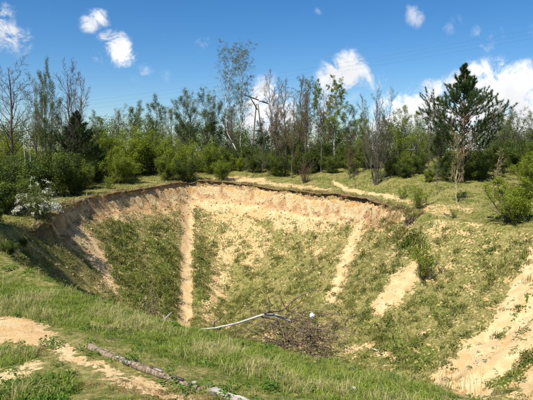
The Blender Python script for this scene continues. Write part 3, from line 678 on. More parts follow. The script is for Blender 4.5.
# bare and half-bare trees
bare_tree('bare_a', 1, 9, .12, M_bark, M_bark, 26, .7, (0, 0), None, t0=.22, lr=.45, dense=8)
bare_tree('bare_b', 2, 9, .11, M_bark, M_bark, 26, .6, (.02, 0), None, t0=.25, up=.16, lr=.42, dense=8)
bare_tree('bare_c', 3, 8, .075, M_twig, M_rtwig, 16, .45, (.03, 0), L_rust, 1, t0=.3, up=.14, lr=.34, leafsize=.05)
bare_tree('budding_a', 4, 8, .08, M_bark, M_rtwig, 17, .5, (-.03, 0), L_bud, 2, t0=.22, up=.12, lr=.36, leafsize=.055)
bare_tree('budding_b', 5, 9, .11, M_bark, M_twig, 20, .75, (.0, 0), L_grey, 9, t0=.25, rnd_=True, up=.10, lr=.40, leafsize=.075)
bare_tree('leafy_a', 6, 7.5, .11, M_bark, M_twig, 20, .8, (.0, 0), L_mid, 20, t0=.1, rnd_=True, up=.08, lr=.46, leafsize=.09)
bare_tree('leafy_b', 7, 7.5, .10, M_bark, M_twig, 20, .7, (.03, 0), L_bright, 17, t0=.1, rnd_=True, up=.10, lr=.42, leafsize=.085)
bare_tree('leafy_c', 8, 8, .11, M_bark, M_twig, 20, .75, (.0, 0), L_dark, 22, t0=.1, rnd_=True, up=.08, lr=.46, leafsize=.09)
bare_tree('rusty', 9, 4.5, .045, M_bark, M_rtwig, 18, .6, (.0, 0), L_rust, 3, t0=.12, up=.08, lr=.38, leafsize=.055)
bare_tree('tan_sapling', 10, 3.6, .035, M_tan, M_tan, 18, .42, (-.05, 0), L_bud, 2, t0=.15, up=.12, lr=.32, leafsize=.045, dense=5, tw=.005)
bare_tree('thin_sapling', 12, 3, .025, M_twig, M_twig, 12, .5, (.03, 0), L_bud, 1, t0=.2, up=.12, lr=.34, leafsize=.04, dense=4)
birch('birch_a', 13, 11.5, .06, pts=[(0, 0, -.2), (-.35, 0, .9), (-.8, 0, 1.9), (-1.35, .1, 3.), (-1.75, .1, 3.7), (-1.85, .1, 4.6), (-1.85, .05, 5.6), (-1.8, 0, 6.6), (-1.72, 0, 7.6), (-1.6, 0, 8.6), (-1.45, 0, 9.6), (-1.3, 0, 10.6), (-1.2, 0, 11.5)], t0=.34, lr=.30, nleaf=13)
birch('birch_b', 14, 11.5, .065, (.0, 0), t0=.26, lr=.27, nleaf=14)
birch('birch_c', 15, 8.5, .065, (.04, 0), t0=.3, lr=.24, leaf=L_bright, nleaf=15, leafsize=.08)
birch('birch_d', 16, 8, .05, (.05, 0), t0=.35, lr=.2, leaf=L_grey, nleaf=8)
bush('bush_a', 17, 4.5, 4.8, L_bright, 26, 12, leaf2=L_mid)
bush('bush_b', 18, 4.2, 5.4, L_bright, 26, 12)
bush('bush_c', 19, 4.2, 5.2, L_mid, 28, 12, leaf2=L_dark)
bush('bush_d', 20, 4, 5.2, L_dark, 28, 12, leaf2=L_mid)
bush('bush_e', 22, 2.6, 2.6, L_bright, 30, 12, leafsize=.06, thr=-.15, sp=.07)
bush('small_bush', 23, 1.3, 1.4, L_bright, 7, 7, leafsize=.045, thr=-.3, sp=.05)
bush('twig_bush', 24, 2.2, 2.2, L_rust, 1, 10, leafsize=.05, twig=M_rtwig, sp=.05)
pine('pine_big', 29, 6.6, 5.0, 16, .22, .165, ntip=38)
pine('pine_dense', 26, 6, 4.5, 18, .04, .22, ntip=24)

def vase(kind, seed, H):
    rng = np.random.default_rng(seed); P = []; n = 10; ns = 7
    for k in range(ns):
        a = 2*np.pi*(k+rng.random()*.6)/ns; rad = H*rng.uniform(.06, .25); h = H*rng.uniform(.75, 1); t = np.linspace(0, 1, n)
        P.append(np.column_stack([np.cos(a)*rad*t**.8+np.cumsum(rng.normal(0, .04, n)), np.sin(a)*rad*t**.8+np.cumsum(rng.normal(0, .04, n)), -.1+h*t]))
    tr = Lv(); tr.P = np.array(P); tr.R = np.tile(.0065*H*np.linspace(1, .2, n), (ns, 1)); tr.L = np.full(ns, H*.9)
    l1 = child(rng, tr, 16, .12, .95, .5, .30, 6, .12, .3, .5, .25, min_r=.007)
    l2 = child(rng, l1, 6, .2, 1, .5, .5, 4, .08, .3, .55, .4, min_r=.005); l3 = child(rng, l2, 5, .2, 1, .5, .6, 3, .06, .3, .6, .5, min_r=.006)
    g = Geo(); tubes(g, tr.P, tr.R, 7, 0, .05, rng); c = Geo(); tubes(c, l1.P, l1.R, 4, 0); tubes(c, l2.P, l2.R, 3, 0); tubes(c, l3.P, l3.R, 3, 0)
    leaves(c, patchy(rng, along(rng, l3, 1, .05), .8, .1), .045, rng, 1)
    finish(kind, g, c, [M_bark], [M_twig, L_rust], H)
vase('vase', 27, 5.4)
def blossom(kind, seed, H, W_):
    bush(kind, seed, H, W_, L_mid, 5, 9, leafsize=.075, thr=-.2)
    rng = np.random.default_rng(seed+1); g = Geo()
    N = 95; a = rng.uniform(0, 6.28, N); r = W_*.48*np.sqrt(rng.random(N)); z = H*(.15+.85*(1-(r/(W_*.5))**2)*rng.uniform(.1, 1, N))
    st = Lv(); n = 6; ext = rng.uniform(.15, .45, N); t = np.linspace(0, 1, n)
    P = np.stack([np.stack([np.cos(a)*(r+ext*k), np.sin(a)*(r+ext*k), z+.25*k*(1-k)-.12*k], -1) for k in t], 1)
    q = P[:, rng.integers(0, n, 1)[0]:1] if False else P
    pts = (q[:, :, None]+rng.normal(size=(N, n, 7, 3))*np.array([.05, .05, .035])).reshape(-1, 3)
    leaves(g, pts, .05, rng, 0, .9, .6)
    TREES[kind][0].append(('blossom', g.mesh('blossom', [L_blossom])))
blossom('hawthorn', 28, 2.7, 2.6)

used = set()
def plant(kind, px, D, ytop, name, label, cat='tree', group=None, rz=0, wx=1., X=None):
    if D >= 36 and not kind.startswith('birch'): D = 36+(D-36)*.72
    if px > 384 and D > 31: D = 31+(D-31)*.55
    x = (px-266.5)/FPX*D*1.0 if X is None else X
    # forward distance D: the ray's lateral offset per metre of y
    r = raydir(px, 200); z = float(ground(np.array([x]), np.array([D]))[0])
    zt = at(px, ytop, D)[2]; parts, H = TREES[kind]; s = (zt-z)/H
    root = empty(name, (x, D, z-.03), rz); root.scale = (s*wx, s*wx, s); tag(root, label, cat, group)
    for nm, me in parts: link(nm, me, root)
    return root

G1 = 'bare trees along the skyline'; G2 = 'bushes along the top of the pit'; G3 = 'birches beyond the pit'; G4 = 'leafy trees behind the bushes'
# --- beyond the near-west corner
plant('bare_a', 12, 33, 70, 'bare_tree', 'tall dark bare tree with wide twiggy crown above the flowering shrub, at the skyline end', 'tree', G1, .3, 1.25)
plant('budding_b', 36, 38, 90, 'budding_tree', 'thin grey-green budding tree between the wide bare tree and the tuft-topped tree', 'tree', G1, 1.1, .8)
plant('leafy_a', 49, 40, 80, 'leafy_tree', 'slender tree with a small green tufted top beside the twin-stemmed bare tree', 'tree', G4, 2.2, .42)
plant('bare_b', 70, 35, 72, 'bare_tree', 'tall bare tree with upright black branches rising behind the dark evergreen', 'tree', G1, .9)
plant('bare_c', 84, 38, 80, 'bare_tree', 'slim bare tree with fine twigs just beside the tall black-branched tree', 'tree', G1, .2)
plant('pine_dense', 78, 36, 112, 'evergreen_tree', 'dark dense evergreen below the tall black-branched bare tree', 'tree', None, .5, 1.0)
plant('leafy_c', 55, 36, 112, 'leafy_tree', 'dark green tree filling the gap beside the dark evergreen', 'tree', G4, .5, .9)
plant('bush_d', 8, 25, 150, 'bush', 'dark shady bush at the frame edge beside the flowering shrub', 'bush', G2, .1, 1.2)
plant('bush_c', 50, 30, 142, 'bush', 'deep green bush above the dark hollow behind the flowering shrub', 'bush', G2, 1.3, 1.1)
plant('bush_d', 72, 31, 160, 'bush', 'low dark bush overhanging the sandy corner of the pit', 'bush', G2, 2.2, .9)
plant('bush_c', 26, 30, 148, 'bush', 'tall green bush with pale dead stems behind the flowering shrub', 'bush', G2, 4.2, 1.1)
plant('hawthorn', 36, 23.8, 173, 'flowering_shrub', 'round shrub covered with white blossom at the edge of the pit', 'shrub', None, 0, .95)
plant('bush_c', -20, 24, 145, 'bush', 'green bush cut by the frame edge beyond the shaded pit corner', 'bush', G2, 5, 1.1)
plant('bush_b', 5, 38, 128, 'bush', 'pale green bush under the wide bare tree', 'bush', G2, 3.1)
# --- bright bushes, back left
plant('bush_a', 104, 40, 128, 'bush', 'bright green bush beside the dark evergreen', 'bush', G2, .4, 1.1)
plant('bush_b', 128, 41, 124, 'bush', 'rounded bright green bush second from the dark evergreen', 'bush', G2, 1.4, 1.1)
plant('bush_a', 152, 43, 128, 'bush', 'bright yellow-green bush in the middle of the bush bank', 'bush', G2, 2.9, 1.1)
plant('bush_b', 176, 44, 134, 'bush', 'lower bright bush where the bush bank meets the dark trees', 'bush', G2, 4.4, 1.)
plant('budding_b', 118, 50, 113, 'budding_tree', 'grey-green budding tree peeping over the bright bushes, nearest the dark evergreen', 'tree', G1, 2.4, 1.1)
plant('leafy_a', 157, 50, 108, 'leafy_tree', 'greyish tree crown rising over the middle of the bright bushes', 'tree', G4, 1., 1.)
plant('leafy_c', 184, 48, 108, 'leafy_tree', 'tall dark green tree at the end of the bright bushes', 'tree', G4, 2., .85)
plant('leafy_c', 205, 48, 106, 'leafy_tree', 'dark green tree directly behind the leaning birch', 'tree', G4, 4., .85)
plant('leafy_a', 138, 52, 112, 'leafy_tree', 'mid green tree between two budding crowns over the bright bushes', 'tree', G4, 3., 1.)
plant('bush_a', 212, 44, 136, 'bush', 'bright bush at the foot of the leaning birch', 'bush', G2, .9, .8)
plant('bush_b', 200, 45, 150, 'bush', 'low bright bush in front of the dark green trees', 'bush', G2, 5.1, .9)
plant('small_bush', 108, 34, 172, 'small_bush', 'small dark round shrub on the grass above the scarp, alone', 'bush', None, 1)
# --- centre
plant('birch_a', 245, 43, 53, 'birch_tree', 'tall white-stemmed birch with a bent trunk leaning out over the bushes', 'tree', G3, 0)
plant('birch_b', 243, 44, 51, 'birch_tree', 'tall straight birch with hanging twigs beside the power pole', 'tree', G3, .7)
plant('bare_c', 233, 46, 100, 'bare_tree', 'low thin bare tree between the two tall birches', 'tree', G1, 1.7)
plant('bare_c', 270, 44, 78, 'bare_tree', 'narrow bare tree rising just beside the power pole', 'tree', G1, 2.7, .9)
plant('budding_a', 286, 43, 86, 'budding_tree', 'reddish budding tree second from the power pole', 'tree', G1, .6)
plant('bare_c', 298, 45, 82, 'bare_tree', 'bare grey tree in the thicket, third from the power pole', 'tree', G1, 4.1, 1.)
plant('budding_a', 305, 42, 98, 'budding_tree', 'shorter budding tree with rusty leaves beside the slim white birch', 'tree', G1, 3.6)
plant('birch_d', 311, 44, 80, 'birch_tree', 'slim pale birch rising out of the rusty thicket', 'tree', G3, 3.)
plant('birch_c', 335, 43, 84, 'birch_tree', 'green birch with a bright white trunk beneath the small white cloud', 'tree', G3, 1.)
plant('birch_c', 319, 46, 88, 'birch_tree', 'green birch close behind the slim pale birch', 'tree', G3, 2.6, .8)
plant('leafy_c', 330, 48, 112, 'leafy_tree', 'dark green tree behind the white-trunked green birch', 'tree', G4, .2, .9)
plant('leafy_c', 348, 47, 116, 'leafy_tree', 'dark tree between the green birch and the vase-shaped bare tree', 'tree', G4, 5.2, .9)
plant('leafy_c', 262, 50, 128, 'leafy_tree', 'low dark tree behind the legs of the power pole', 'tree', G4, 3.2, 1.)
plant('rusty', 350, 36.5, 132, 'rusty_tree', 'small rusty-leaved tree just in front of the dark trees', 'tree', None, .4, 1.)
plant('bush_c', 290, 46, 134, 'bush', 'dull green bush inside the bare thicket', 'bush', G2, 2.3, 1.)
plant('bush_c', 225, 46, 142, 'bush', 'green bush behind the bent birch trunk', 'bush', G2, .3, 1.)
plant('bush_d', 245, 47, 140, 'bush', 'dark bush behind the straight birch trunk', 'bush', G2, 3.3, 1.)
plant('bush_c', 318, 44, 136, 'bush', 'green bush at the foot of the slim pale birch', 'bush', G2, 1.1, 1.)
plant('bush_d', 345, 44, 140, 'bush', 'dark bush at the foot of the white-trunked birch', 'bush', G2, 4., .8)
plant('twig_bush', 305, 38.5, 150, 'twiggy_shrub', 'bare reddish shrub standing on the grass before the slim pale birch', 'shrub', None, 1.1, .7)
plant('thin_sapling', 262, 41, 142, 'thin_sapling', 'thin leafless sapling below the power pole', 'sapling', None, .5)
plant('thin_sapling', 247, 41.5, 155, 'thin_sapling', 'shortest leafless sapling before the straight birch', 'sapling', None, 2.5)
plant('thin_sapling', 356, 33.5, 160, 'thin_sapling', 'dark little sapling beside the vase-shaped bare tree', 'sapling', None, 1.5)
plant('vase', 376, 33, 88, 'bare_tree', 'many-stemmed bare tree of vase shape standing on open grass', 'tree', None, .2, .85)
for (kd, px, D, yt, nm, lab) in (('bare_c', 277, 46, 84, 'bare_tree', 'leaning slim bare tree squeezed against the narrow bare tree by the pole'), ('budding_a', 292, 41, 104, 'budding_tree', 'short reddish budding tree at the front of the thicket'),
        ('bare_c', 322, 42, 96, 'bare_tree', 'bare tree between the slim pale birch and the white-trunked birch'), ('budding_a', 276, 42, 108, 'budding_tree', 'low reddish budding tree closest to the power pole legs'),
        ('bare_c', 303, 47, 88, 'bare_tree', 'grey bare tree deepest inside the rusty thicket')):
    plant(kd, px, D, yt, nm, lab, 'tree', G1, px*.7)
for (px, D, yt, kd, lab) in ((170, 49, 112, 'budding_b', 'thin olive tree rising behind the lower bright bush'), (194, 50, 99, 'budding_b', 'tallest green tree behind the end of the bright bush bank'), (216, 50, 112, 'leafy_c', 'dark tree seen between the bent birch and the bush bank'), (232, 51, 118, 'leafy_c', 'dark tree showing between the two birch trunks'),
        (280, 51, 120, 'leafy_c', 'dark tree behind the narrow bare tree'), (300, 52, 116, 'leafy_a', 'olive tree deep behind the rusty thicket'), (98, 50, 120, 'leafy_a', 'green tree just beyond the dark evergreen'), (360, 46, 122, 'leafy_a', 'green tree close behind the small rusty-leaved tree'),
        (384, 44, 124, 'leafy_a', 'green tree peeping out behind the many-stemmed bare tree'), (505, 44, 120, 'leafy_a', 'green tree rising behind the second tan sapling'), (530, 42, 122, 'leafy_a', 'green tree at the frame edge among hazy budding trees'), (440, 42, 124, 'leafy_a', 'green tree behind the dark tree by the tall pine')):
    plant(kd, px, D, yt, 'leafy_tree', lab, 'tree', G4, px*.9)
for (px, D, yt, kd, lab) in ((-34, 19.5, 150, 'bush_c', 'large bush added beyond the frame edge to shade the corner'), (22, 35, 146, 'bush_a', 'pale green bush low between the bare trees'), (140, 42, 140, 'bush_a', 'front bright bush between two rounded ones'), (92, 37, 146, 'bush_b', 'low bright bush closest to the dark evergreen'),  # the first bush is added outside the view to shade the pit corner
        (238, 45.5, 152, 'bush_b', 'small bright bush between the birch trunks'), (298, 43, 148, 'bush_a', 'bright bush in the middle of the bare thicket'), (404, 36, 150, 'bush_a', 'bright low bush before the light green trees'), (482, 31.5, 158, 'bush_a', 'yellowish low bush between tall pine and tan sapling'),
        (533, 28, 150, 'bush_b', 'yellow-green bush at the frame edge just behind the pit-edge bush'), (370, 40, 146, 'bush_c', 'green bush screened by the vase-shaped bare tree'), (356, 43, 142, 'bush_d', 'dark bush behind the small rusty-leaved tree'), (268, 46, 146, 'bush_c', 'green bush around the foot of the power pole')):
    plant(kd, px, D, yt, 'bush', lab, 'bush', G2, px*1.3)
for (kd, px, D, yt, nm, lab) in (('bush_d', 8, 23.6, 190, 'bush', 'dark low bush at the frame edge above the shaded bank'), ('bush_c', -8, 21, 205, 'bush', 'low green bush cut by the frame edge above the shaded bank'),
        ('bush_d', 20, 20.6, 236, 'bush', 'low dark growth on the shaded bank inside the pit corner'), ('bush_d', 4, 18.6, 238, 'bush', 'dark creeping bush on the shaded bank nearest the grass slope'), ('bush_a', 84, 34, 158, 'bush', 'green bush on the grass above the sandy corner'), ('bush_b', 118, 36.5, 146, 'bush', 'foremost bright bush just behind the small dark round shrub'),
        ('bush_a', 166, 38.5, 150, 'bush', 'front bright bush above the pale gully'), ('bush_c', 186, 39, 152, 'bush', 'green bush standing before the dark trees by the birches'), ('bush_a', 222, 40, 155, 'bush', 'low green bush before the bent birch trunk'), ('bush_c', 278, 42, 150, 'bush', 'green undergrowth bush right of the pole legs'),
        ('bush_d', 307, 42, 146, 'bush', 'dark undergrowth bush behind the twiggy shrub'), ('bush_c', 332, 41, 152, 'bush', 'green undergrowth bush before the white-trunked birch'), ('bush_a', 352, 39, 154, 'bush', 'olive bush behind the little dark sapling'), ('bush_d', 256, 44, 150, 'bush', 'dark undergrowth bush between pole legs and birch'),
        ('bush_d', 404, 35, 158, 'bush', 'dark low bush before the light green trees'), ('bush_d', 470, 31.6, 144, 'bush', 'dark undergrowth bush right behind the tall pine trunk'), ('bush_c', 450, 31, 152, 'bush', 'green low bush at the tall pine foot'), ('bush_a', 430, 31.5, 166, 'bush', 'yellow-green low bush beside the thin dark sapling')):
    plant(kd, px, D, yt, nm, lab.replace('right of the pole legs', 'just beyond the pole legs'), 'bush', G2, px*2.1)
# --- right
plant('leafy_b', 366, 42, 126, 'leafy_tree', 'light green tree behind the vase-shaped bare tree', 'tree', G4, 5.)
plant('leafy_b', 398, 38, 116, 'leafy_tree', 'light green tree between the vase-shaped tree and the pine', 'tree', G4, .5, .9)
plant('leafy_b', 415, 40, 120, 'leafy_tree', 'light green tree nearest the pine, with a ragged top', 'tree', G4, 2.5, .9)
plant('bare_c', 427, 39, 98, 'bare_tree', 'pale bare tree showing against the cloud beside the pine', 'tree', G1, 3.)
plant('bush_c', 392, 37, 145, 'bush', 'mid green bush close beside the vase-shaped tree', 'bush', G2, 3.4, .8)
plant('bush_c', 418, 36, 148, 'bush', 'mid green bush under the ragged light green tree', 'bush', G2, 1.9, .9)
plant('pine_big', 462, 30.5, 66, 'pine_tree', 'tall dark pine with an open spire top against the white cloud', 'tree', None, .9, 1.)
plant('leafy_c', 438, 34, 120, 'leafy_tree', 'dark green tree close beside the tall pine', 'tree', G4, 2.9, .8)
plant('bush_d', 445, 33, 152, 'bush', 'dark bush below the dark tree by the tall pine', 'bush', G2, 1., .9)
plant('bush_c', 478, 33, 150, 'bush', 'green bush in the shade of the tall pine', 'bush', G2, 2., .9)
plant('tan_sapling', 458, 27, 132, 'tan_sapling', 'pale tan sapling standing before the tall pine trunk', 'sapling', None, 0, 1.1)
plant('tan_sapling', 494, 27.5, 148, 'tan_sapling', 'pale tan sapling between the tall pine and the bright edge bush', 'sapling', None, 2, 1.3)
plant('thin_sapling', 438, 29, 158, 'thin_sapling', 'thin dark sapling before the dark tree by the tall pine', 'sapling', None, 3)
plant('budding_b', 492, 40, 112, 'budding_tree', 'hazy grey-green tree just beyond the tall pine', 'tree', G1, 1., 1.)
plant('budding_b', 516, 41, 116, 'budding_tree', 'hazy budding tree above the bright edge bush', 'tree', G1, 3., 1.)
plant('budding_b', 545, 40, 118, 'budding_tree', 'hazy budding tree cut by the frame edge', 'tree', G1, 5., 1.)
plant('bush_c', 498, 36, 138, 'bush', 'dull green bush behind the second tan sapling', 'bush', G2, 5., 1.)
plant('bush_c', 520, 35, 134, 'bush', 'dull green bush behind the bright edge bush', 'bush', G2, .7, 1.)
plant('bush_a', 545, 32, 138, 'bush', 'yellowish bush cut by the frame edge behind the bright edge bush', 'bush', G2, .7, 1.)
plant('bush_e', 514, 22.6, 168, 'bush', 'bright light-green bush standing right on the pit edge', 'bush', None, .7, 1.1)
plant('small_bush', 419, 27.5, 180, 'small_bush', 'small green shrub just above the overhanging turf', 'bush', None, .2, .9)
plant('small_bush', 402, 29.5, 184, 'small_bush', 'little fresh green shrub beside the pale footpath', 'bush', None, 2.2, .7)
plant('small_bush', 456, 24.6, 206, 'small_bush', 'small leafy clump on the rim below the tan saplings', 'bush', None, 4.2, .8)
plant('small_bush', 431, 21.8, 238, 'weed_clump', 'upright olive weeds growing on the upper pit slope', 'plant', None, 4.2, .8)

# far-off wood that reads as one mass behind everything
def far_wood():
    rng = np.random.default_rng(70); g = Geo(); N = 150
    x = np.linspace(-70, 70, N)+rng.normal(0, .6, N); y = 60+rng.uniform(-3, 9, N)-np.abs(x)*.12; h = rng.uniform(3.0, 4.9, N)
    for k in range(N):
        n_ = 2300; p = rng.normal(size=(n_, 3)); p = norm(p)*(rng.random((n_, 1))**.4)*np.array([1.7, 1.6, h[k]*.52])*(1+.25*fbm(p[:, :1]*2+k, p[:, 2:]*2, 2))
        leaves(g, p+np.array([x[k], y[k], -1.1+h[k]*.5]), .14, rng, 0 if rng.random() < .5 else 1)
    o = link('distant_wood', g.mesh('distant_wood', [L_mid, L_dark])); tag(o, kind='stuff')
far_wood()

# pale dead stems behind the flowering shrub
def dead_stems():
    rng = np.random.default_rng(71); x0 = (28-266.5)/FPX*27; z = float(ground(np.array([x0]), np.array([27.]))[0]); root = empty('dead_sapling', (x0, 27, z))
    tag(root, 'pale dead sapling with two straight stems behind the flowering shrub', 'sapling')
    top = at(28, 140, 27)[2]-z
    for dx in (-.12, .1):
        s = stem(rng, top*(1 if dx < 0 else .85), .035, 9, .08, (dx*.1, 0)); s.P[..., 0] += dx
        b = child(rng, s, 7, .4, 1, .7, .12, 4, .1, .3, .5, .4, min_r=.006); g = Geo(); tubes(g, s.P, s.R, 7, 0, .05, rng); tubes(g, b.P, b.R, 4, 0)
        link('stem', g.mesh('stem', [M_birch], True), root)
dead_stems()

# ------------------------------------------------------------------ power pole and wires
def simple_mat(name, c, rough=.6, metal=0):
    m, t, p = mat(name); co = t.node('ShaderNodeTexCoord').outputs['Object']
    t.l.new(t.mix(t.ramp(t.noise(co, 12, 4, .6), .3, .7), tuple(v*.75 for v in c), c), p.inputs['Base Color']); p.inputs['Roughness'].default_value = rough; p.inputs['Metallic'].default_value = metal
    return m
M_polewood = bark_mat('pole_wood', (.10, .08, .06), (.20, .165, .13), 14); M_metal = simple_mat('dark_metal', (.06, .06, .065), .5, .4); M_porc = simple_mat('porcelain', (.45, .45, .43), .4); M_wire = simple_mat('wire', (.12, .12, .13), .5)
def beam(geo, a, b, r, sides=8, m=0, r2=None):
    a = np.array(a, float); b = np.array(b, float); n_ = 5; t = np.linspace(0, 1, n_)[:, None]; P = a+(b-a)*t
    P = np.vstack([a[None], P, b[None]]); R = np.concatenate([[.0001], np.linspace(r, r if r2 is None else r2, n_), [.0001]]); P[0] += (a-b)*1e-4; P[-1] += (b-a)*1e-4
    tubes(geo, P[None], R[None], sides, m)
def power_pole():
    D = 48; t = at(257, 104, D); zb = float(ground(np.array([t[0]]), np.array([D*1.]))[0]); root = empty('power_pole', (t[0], D, zb)); H = t[2]-zb
    tag(root, 'wooden A-frame power pole with tilted dark crossarm among the birches', 'power pole')
    xl = at(251, 160, D)[0]-t[0]; xr = at(265, 160, D)[0]-t[0]
    for xx in (xl, xr): g = Geo(); beam(g, (xx, 0, -.3), (xx*.12, 0, H), .08, 10, 0, .06); link('leg', g.mesh('leg', [M_polewood], True), root)
    g = Geo(); beam(g, (xl*.45, 0, H*.55), (xr*.45, 0, H*.55), .06); link('brace', g.mesh('brace', [M_polewood], True), root)
    a = at(244, 95, D)-[t[0], D, zb]; b = at(268.5, 104, D)-[t[0], D, zb]; a[1] = b[1] = -.18
    g = Geo(); beam(g, a, b, .06, 8); link('crossarm', g.mesh('crossarm', [M_metal], True), root)
    g = Geo(); beam(g, a*.75+b*.25+[0, 0, 0], (.05, -.1, H-.55), .05, 6); link('strut', g.mesh('strut', [M_metal], True), root)
    for f in (.06, .5, .95):
        p = a+(b-a)*f; ins = []
        g = Geo(); zz = np.array([.08, .14, .16, .22, .24, .30, .32, .36]); rr = np.array([.03, .03, .10, .10, .05, .09, .05, .001])
        P = np.column_stack([np.full(8, p[0]), np.full(8, p[1]), p[2]+zz]); tubes(g, P[None], rr[None], 10, 0); link('insulator', g.mesh('insulator', [M_porc], True), root)
    g = Geo(); q = at(261, 101, D)-[t[0], D, zb]; q[1] = -.32; beam(g, q+[-.2, 0, -.02], q+[.22, 0, -.02], .10, 8); link('transformer', g.mesh('transformer', [M_porc], True), root)
power_pole()
def wires():
    root = empty('power_line', at(-150, 130, 60)); tag(root, 'three thin dark power wires crossing the sky above the trees', 'wires'); o = root.location
    for i, (ya, yb) in enumerate(((122, 2), (126, 6.5), (118, -2))):
        A_ = at(-150, ya+8, 66); B_ = at(700, yb, 42); t = np.linspace(0, 1, 60)[:, None]
        P = A_+(B_-A_)*t; P[:, 2] -= 4*1.2*(t*(1-t))[:, 0]; g = Geo(); tubes(g, (P-np.array(o))[None], np.full((1, 60), .0045), 5); link('wire', g.mesh('wire', [M_wire], True), root)
wires()

# ------------------------------------------------------------------ fallen branch and its heap of brushwood
M_dead = bark_mat('dead_wood', (.20, .16, .12), (.42, .37, .30), 12); M_brush = bark_mat('brushwood', (.085, .058, .038), (.26, .185, .12), 14); M_pale = bark_mat('barked_wood', (.42, .37, .30), (.62, .57, .49), 12)
def gz(x, y): return float(ground(np.array([float(x)]), np.array([float(y)]))[0])
def fallen():
    rng = np.random.default_rng(80); o = at(290, 330, 12.6); o[2] = gz(o[0], o[1]); root = empty('fallen_branch', o)
    tag(root, 'long pale dead branch fallen over the pit edge with a heap of brown brushwood', 'branch')
    pp = [at(196, 329.5, 11.15), at(215, 328, 11.3), at(236, 323.5, 11.6), at(250, 319, 11.9), at(262, 315, 12.1), at(276, 315, 12.4), at(290, 321, 12.6)]
    pp[0][2] = max(pp[0][2], gz(pp[0][0], pp[0][1])+.03)
    g = Geo(); tubes(g, (np.array(pp)-o)[None], np.array([[.012, .020, .024, .027, .03, .03, .025]]), 8, 0, .08, rng); link('trunk', g.mesh('trunk', [M_pale], True), root)
    # forked limbs
    for pts, r, nm in (([at(214, 327, 11.3), at(214.5, 322, 11.35), at(220, 319, 11.4), at(223, 315.5, 11.45)], .022, 'limb'),
                       ([at(264, 313, 12.1), at(283, 310, 12.4), at(292, 301, 12.6), at(303, 294, 12.7), at(314, 291, 12.8), at(322, 290, 12.9)], .026, 'limb'),
                       ([at(268, 312, 12.1), at(270, 303, 12.2), at(268, 297, 12.2)], .02, 'limb'),
                       ([at(262, 316, 12.1), at(278, 320, 12.2), at(283, 332, 12.2), at(285, 342, 12.1)], .04, 'limb')):
        g = Geo(); P = np.array(pts)-o; tubes(g, P[None], np.linspace(r, r*.35, len(P))[None], 6, 0, .08, rng); link(nm, g.mesh(nm, [M_brush if r > .025 else M_bark], True), root)
    c = Geo(); n = 6
    N = 235; cx = rng.normal(0, .46, N); base = np.column_stack([cx-.1, rng.normal(0, .3, N), rng.uniform(.15, 1, N)**.8*(at(300, 318, 12.6)[2]-o[2])])
    px = np.array([at(300, 325, 12.6)-o]) 
    base = base+px*np.array([1, 1, 0]); az = rng.normal(.1, .9, N)+np.where(rng.random(N) < .35, np.pi, 0); el = rng.normal(.12, .32, N); L = rng.uniform(.25, 1.15, N)
    d = np.column_stack([np.cos(az)*np.cos(el), np.sin(az)*np.cos(el), np.sin(el)]); P = [base]
    p = base
    for k in range(n-1): d = norm(d+rng.normal(size=d.shape)*.18+np.array([0, 0, -.06])); p = p+d*(L/(n-1))[:, None]; P.append(p)
    lv = Lv(); lv.P = np.stack(P, 1); gzz = ground(lv.P[..., 0]+o[0], lv.P[..., 1]+o[1])-o[2]; lv.P[..., 2] = np.maximum(lv.P[..., 2], gzz+.02); lv.R = np.linspace(.011, .005, n)*np.ones((N, 1)); lv.L = L
    l2 = child(rng, lv, 5, .2, 1, .7, .45, 4, -.02, .3, .7, .5, min_r=.0028)
    tubes(c, lv.P, lv.R, 4, 0); tubes(c, l2.P, l2.R, 3, 0); link('brushwood', c.mesh('brushwood', [M_brush], True), root)
fallen()
def dead_bush():
    rng = np.random.default_rng(81); x, y = hit(152, 322)[:2]; y = 11.5; x = (152-266.5)/FPX*y; z = gz(x, y); root = empty('dead_shrub', (x, y, z)); tag(root, 'leafless dead shrub at the pit edge above the leaning stick', 'shrub')
    for (tx, ty) in ((150, 288), (146, 300), (158, 296)):
        q = at(tx, ty, y+.2)-np.array([x, y, z]); t = np.linspace(0, 1, 8)[:, None]; P = q*t+np.array([.0, 0, -.05]); P[:, 0] += rng.normal(0, .02, 8); s = first(P, np.linspace(.018, .006, 8))
        b = child(rng, s, 9, .3, 1, .6, .38, 5, .02, .3, .6, .4, min_r=.006); b2 = child(rng, b, 4, .3, 1, .6, .5, 3, 0, .3, .6, .4, min_r=.004)
        g = Geo(); tubes(g, s.P, s.R, 6); tubes(g, b.P, b.R, 3); tubes(g, b2.P, b2.R, 3); link('stem', g.mesh('stem', [M_brush], True), root)
    a = at(156, 328, 11.2); b = at(172, 312, 11.9); root = empty('stick', a); tag(root, 'broken grey stick leaning in the grass below the dead shrub', 'stick'); b = b-a
    a0 = np.array([0, 0, 0.]); g = Geo(); tubes(g, np.array([[a0, b*.3+[0, 0, .02], b*.7, b]]), np.array([[.022, .03, .025, .012]]), 7, 0, .1, rng); link('shaft', g.mesh('shaft', [M_dead], True), root)
    g = Geo(); tubes(g, np.array([[b*.45, b*.5+[.12, 0, -.02], b*.4+[.3, .05, -.05]]]), np.array([[.018, .014, .008]]), 6); tubes(g, np.array([[b*.55, b*.7+[-.1, 0, .03], b*.6+[-.22, .02, .12]]]), np.array([[.016, .011, .006]]), 6); link('fork', g.mesh('fork', [M_dead], True), root)
dead_bush()

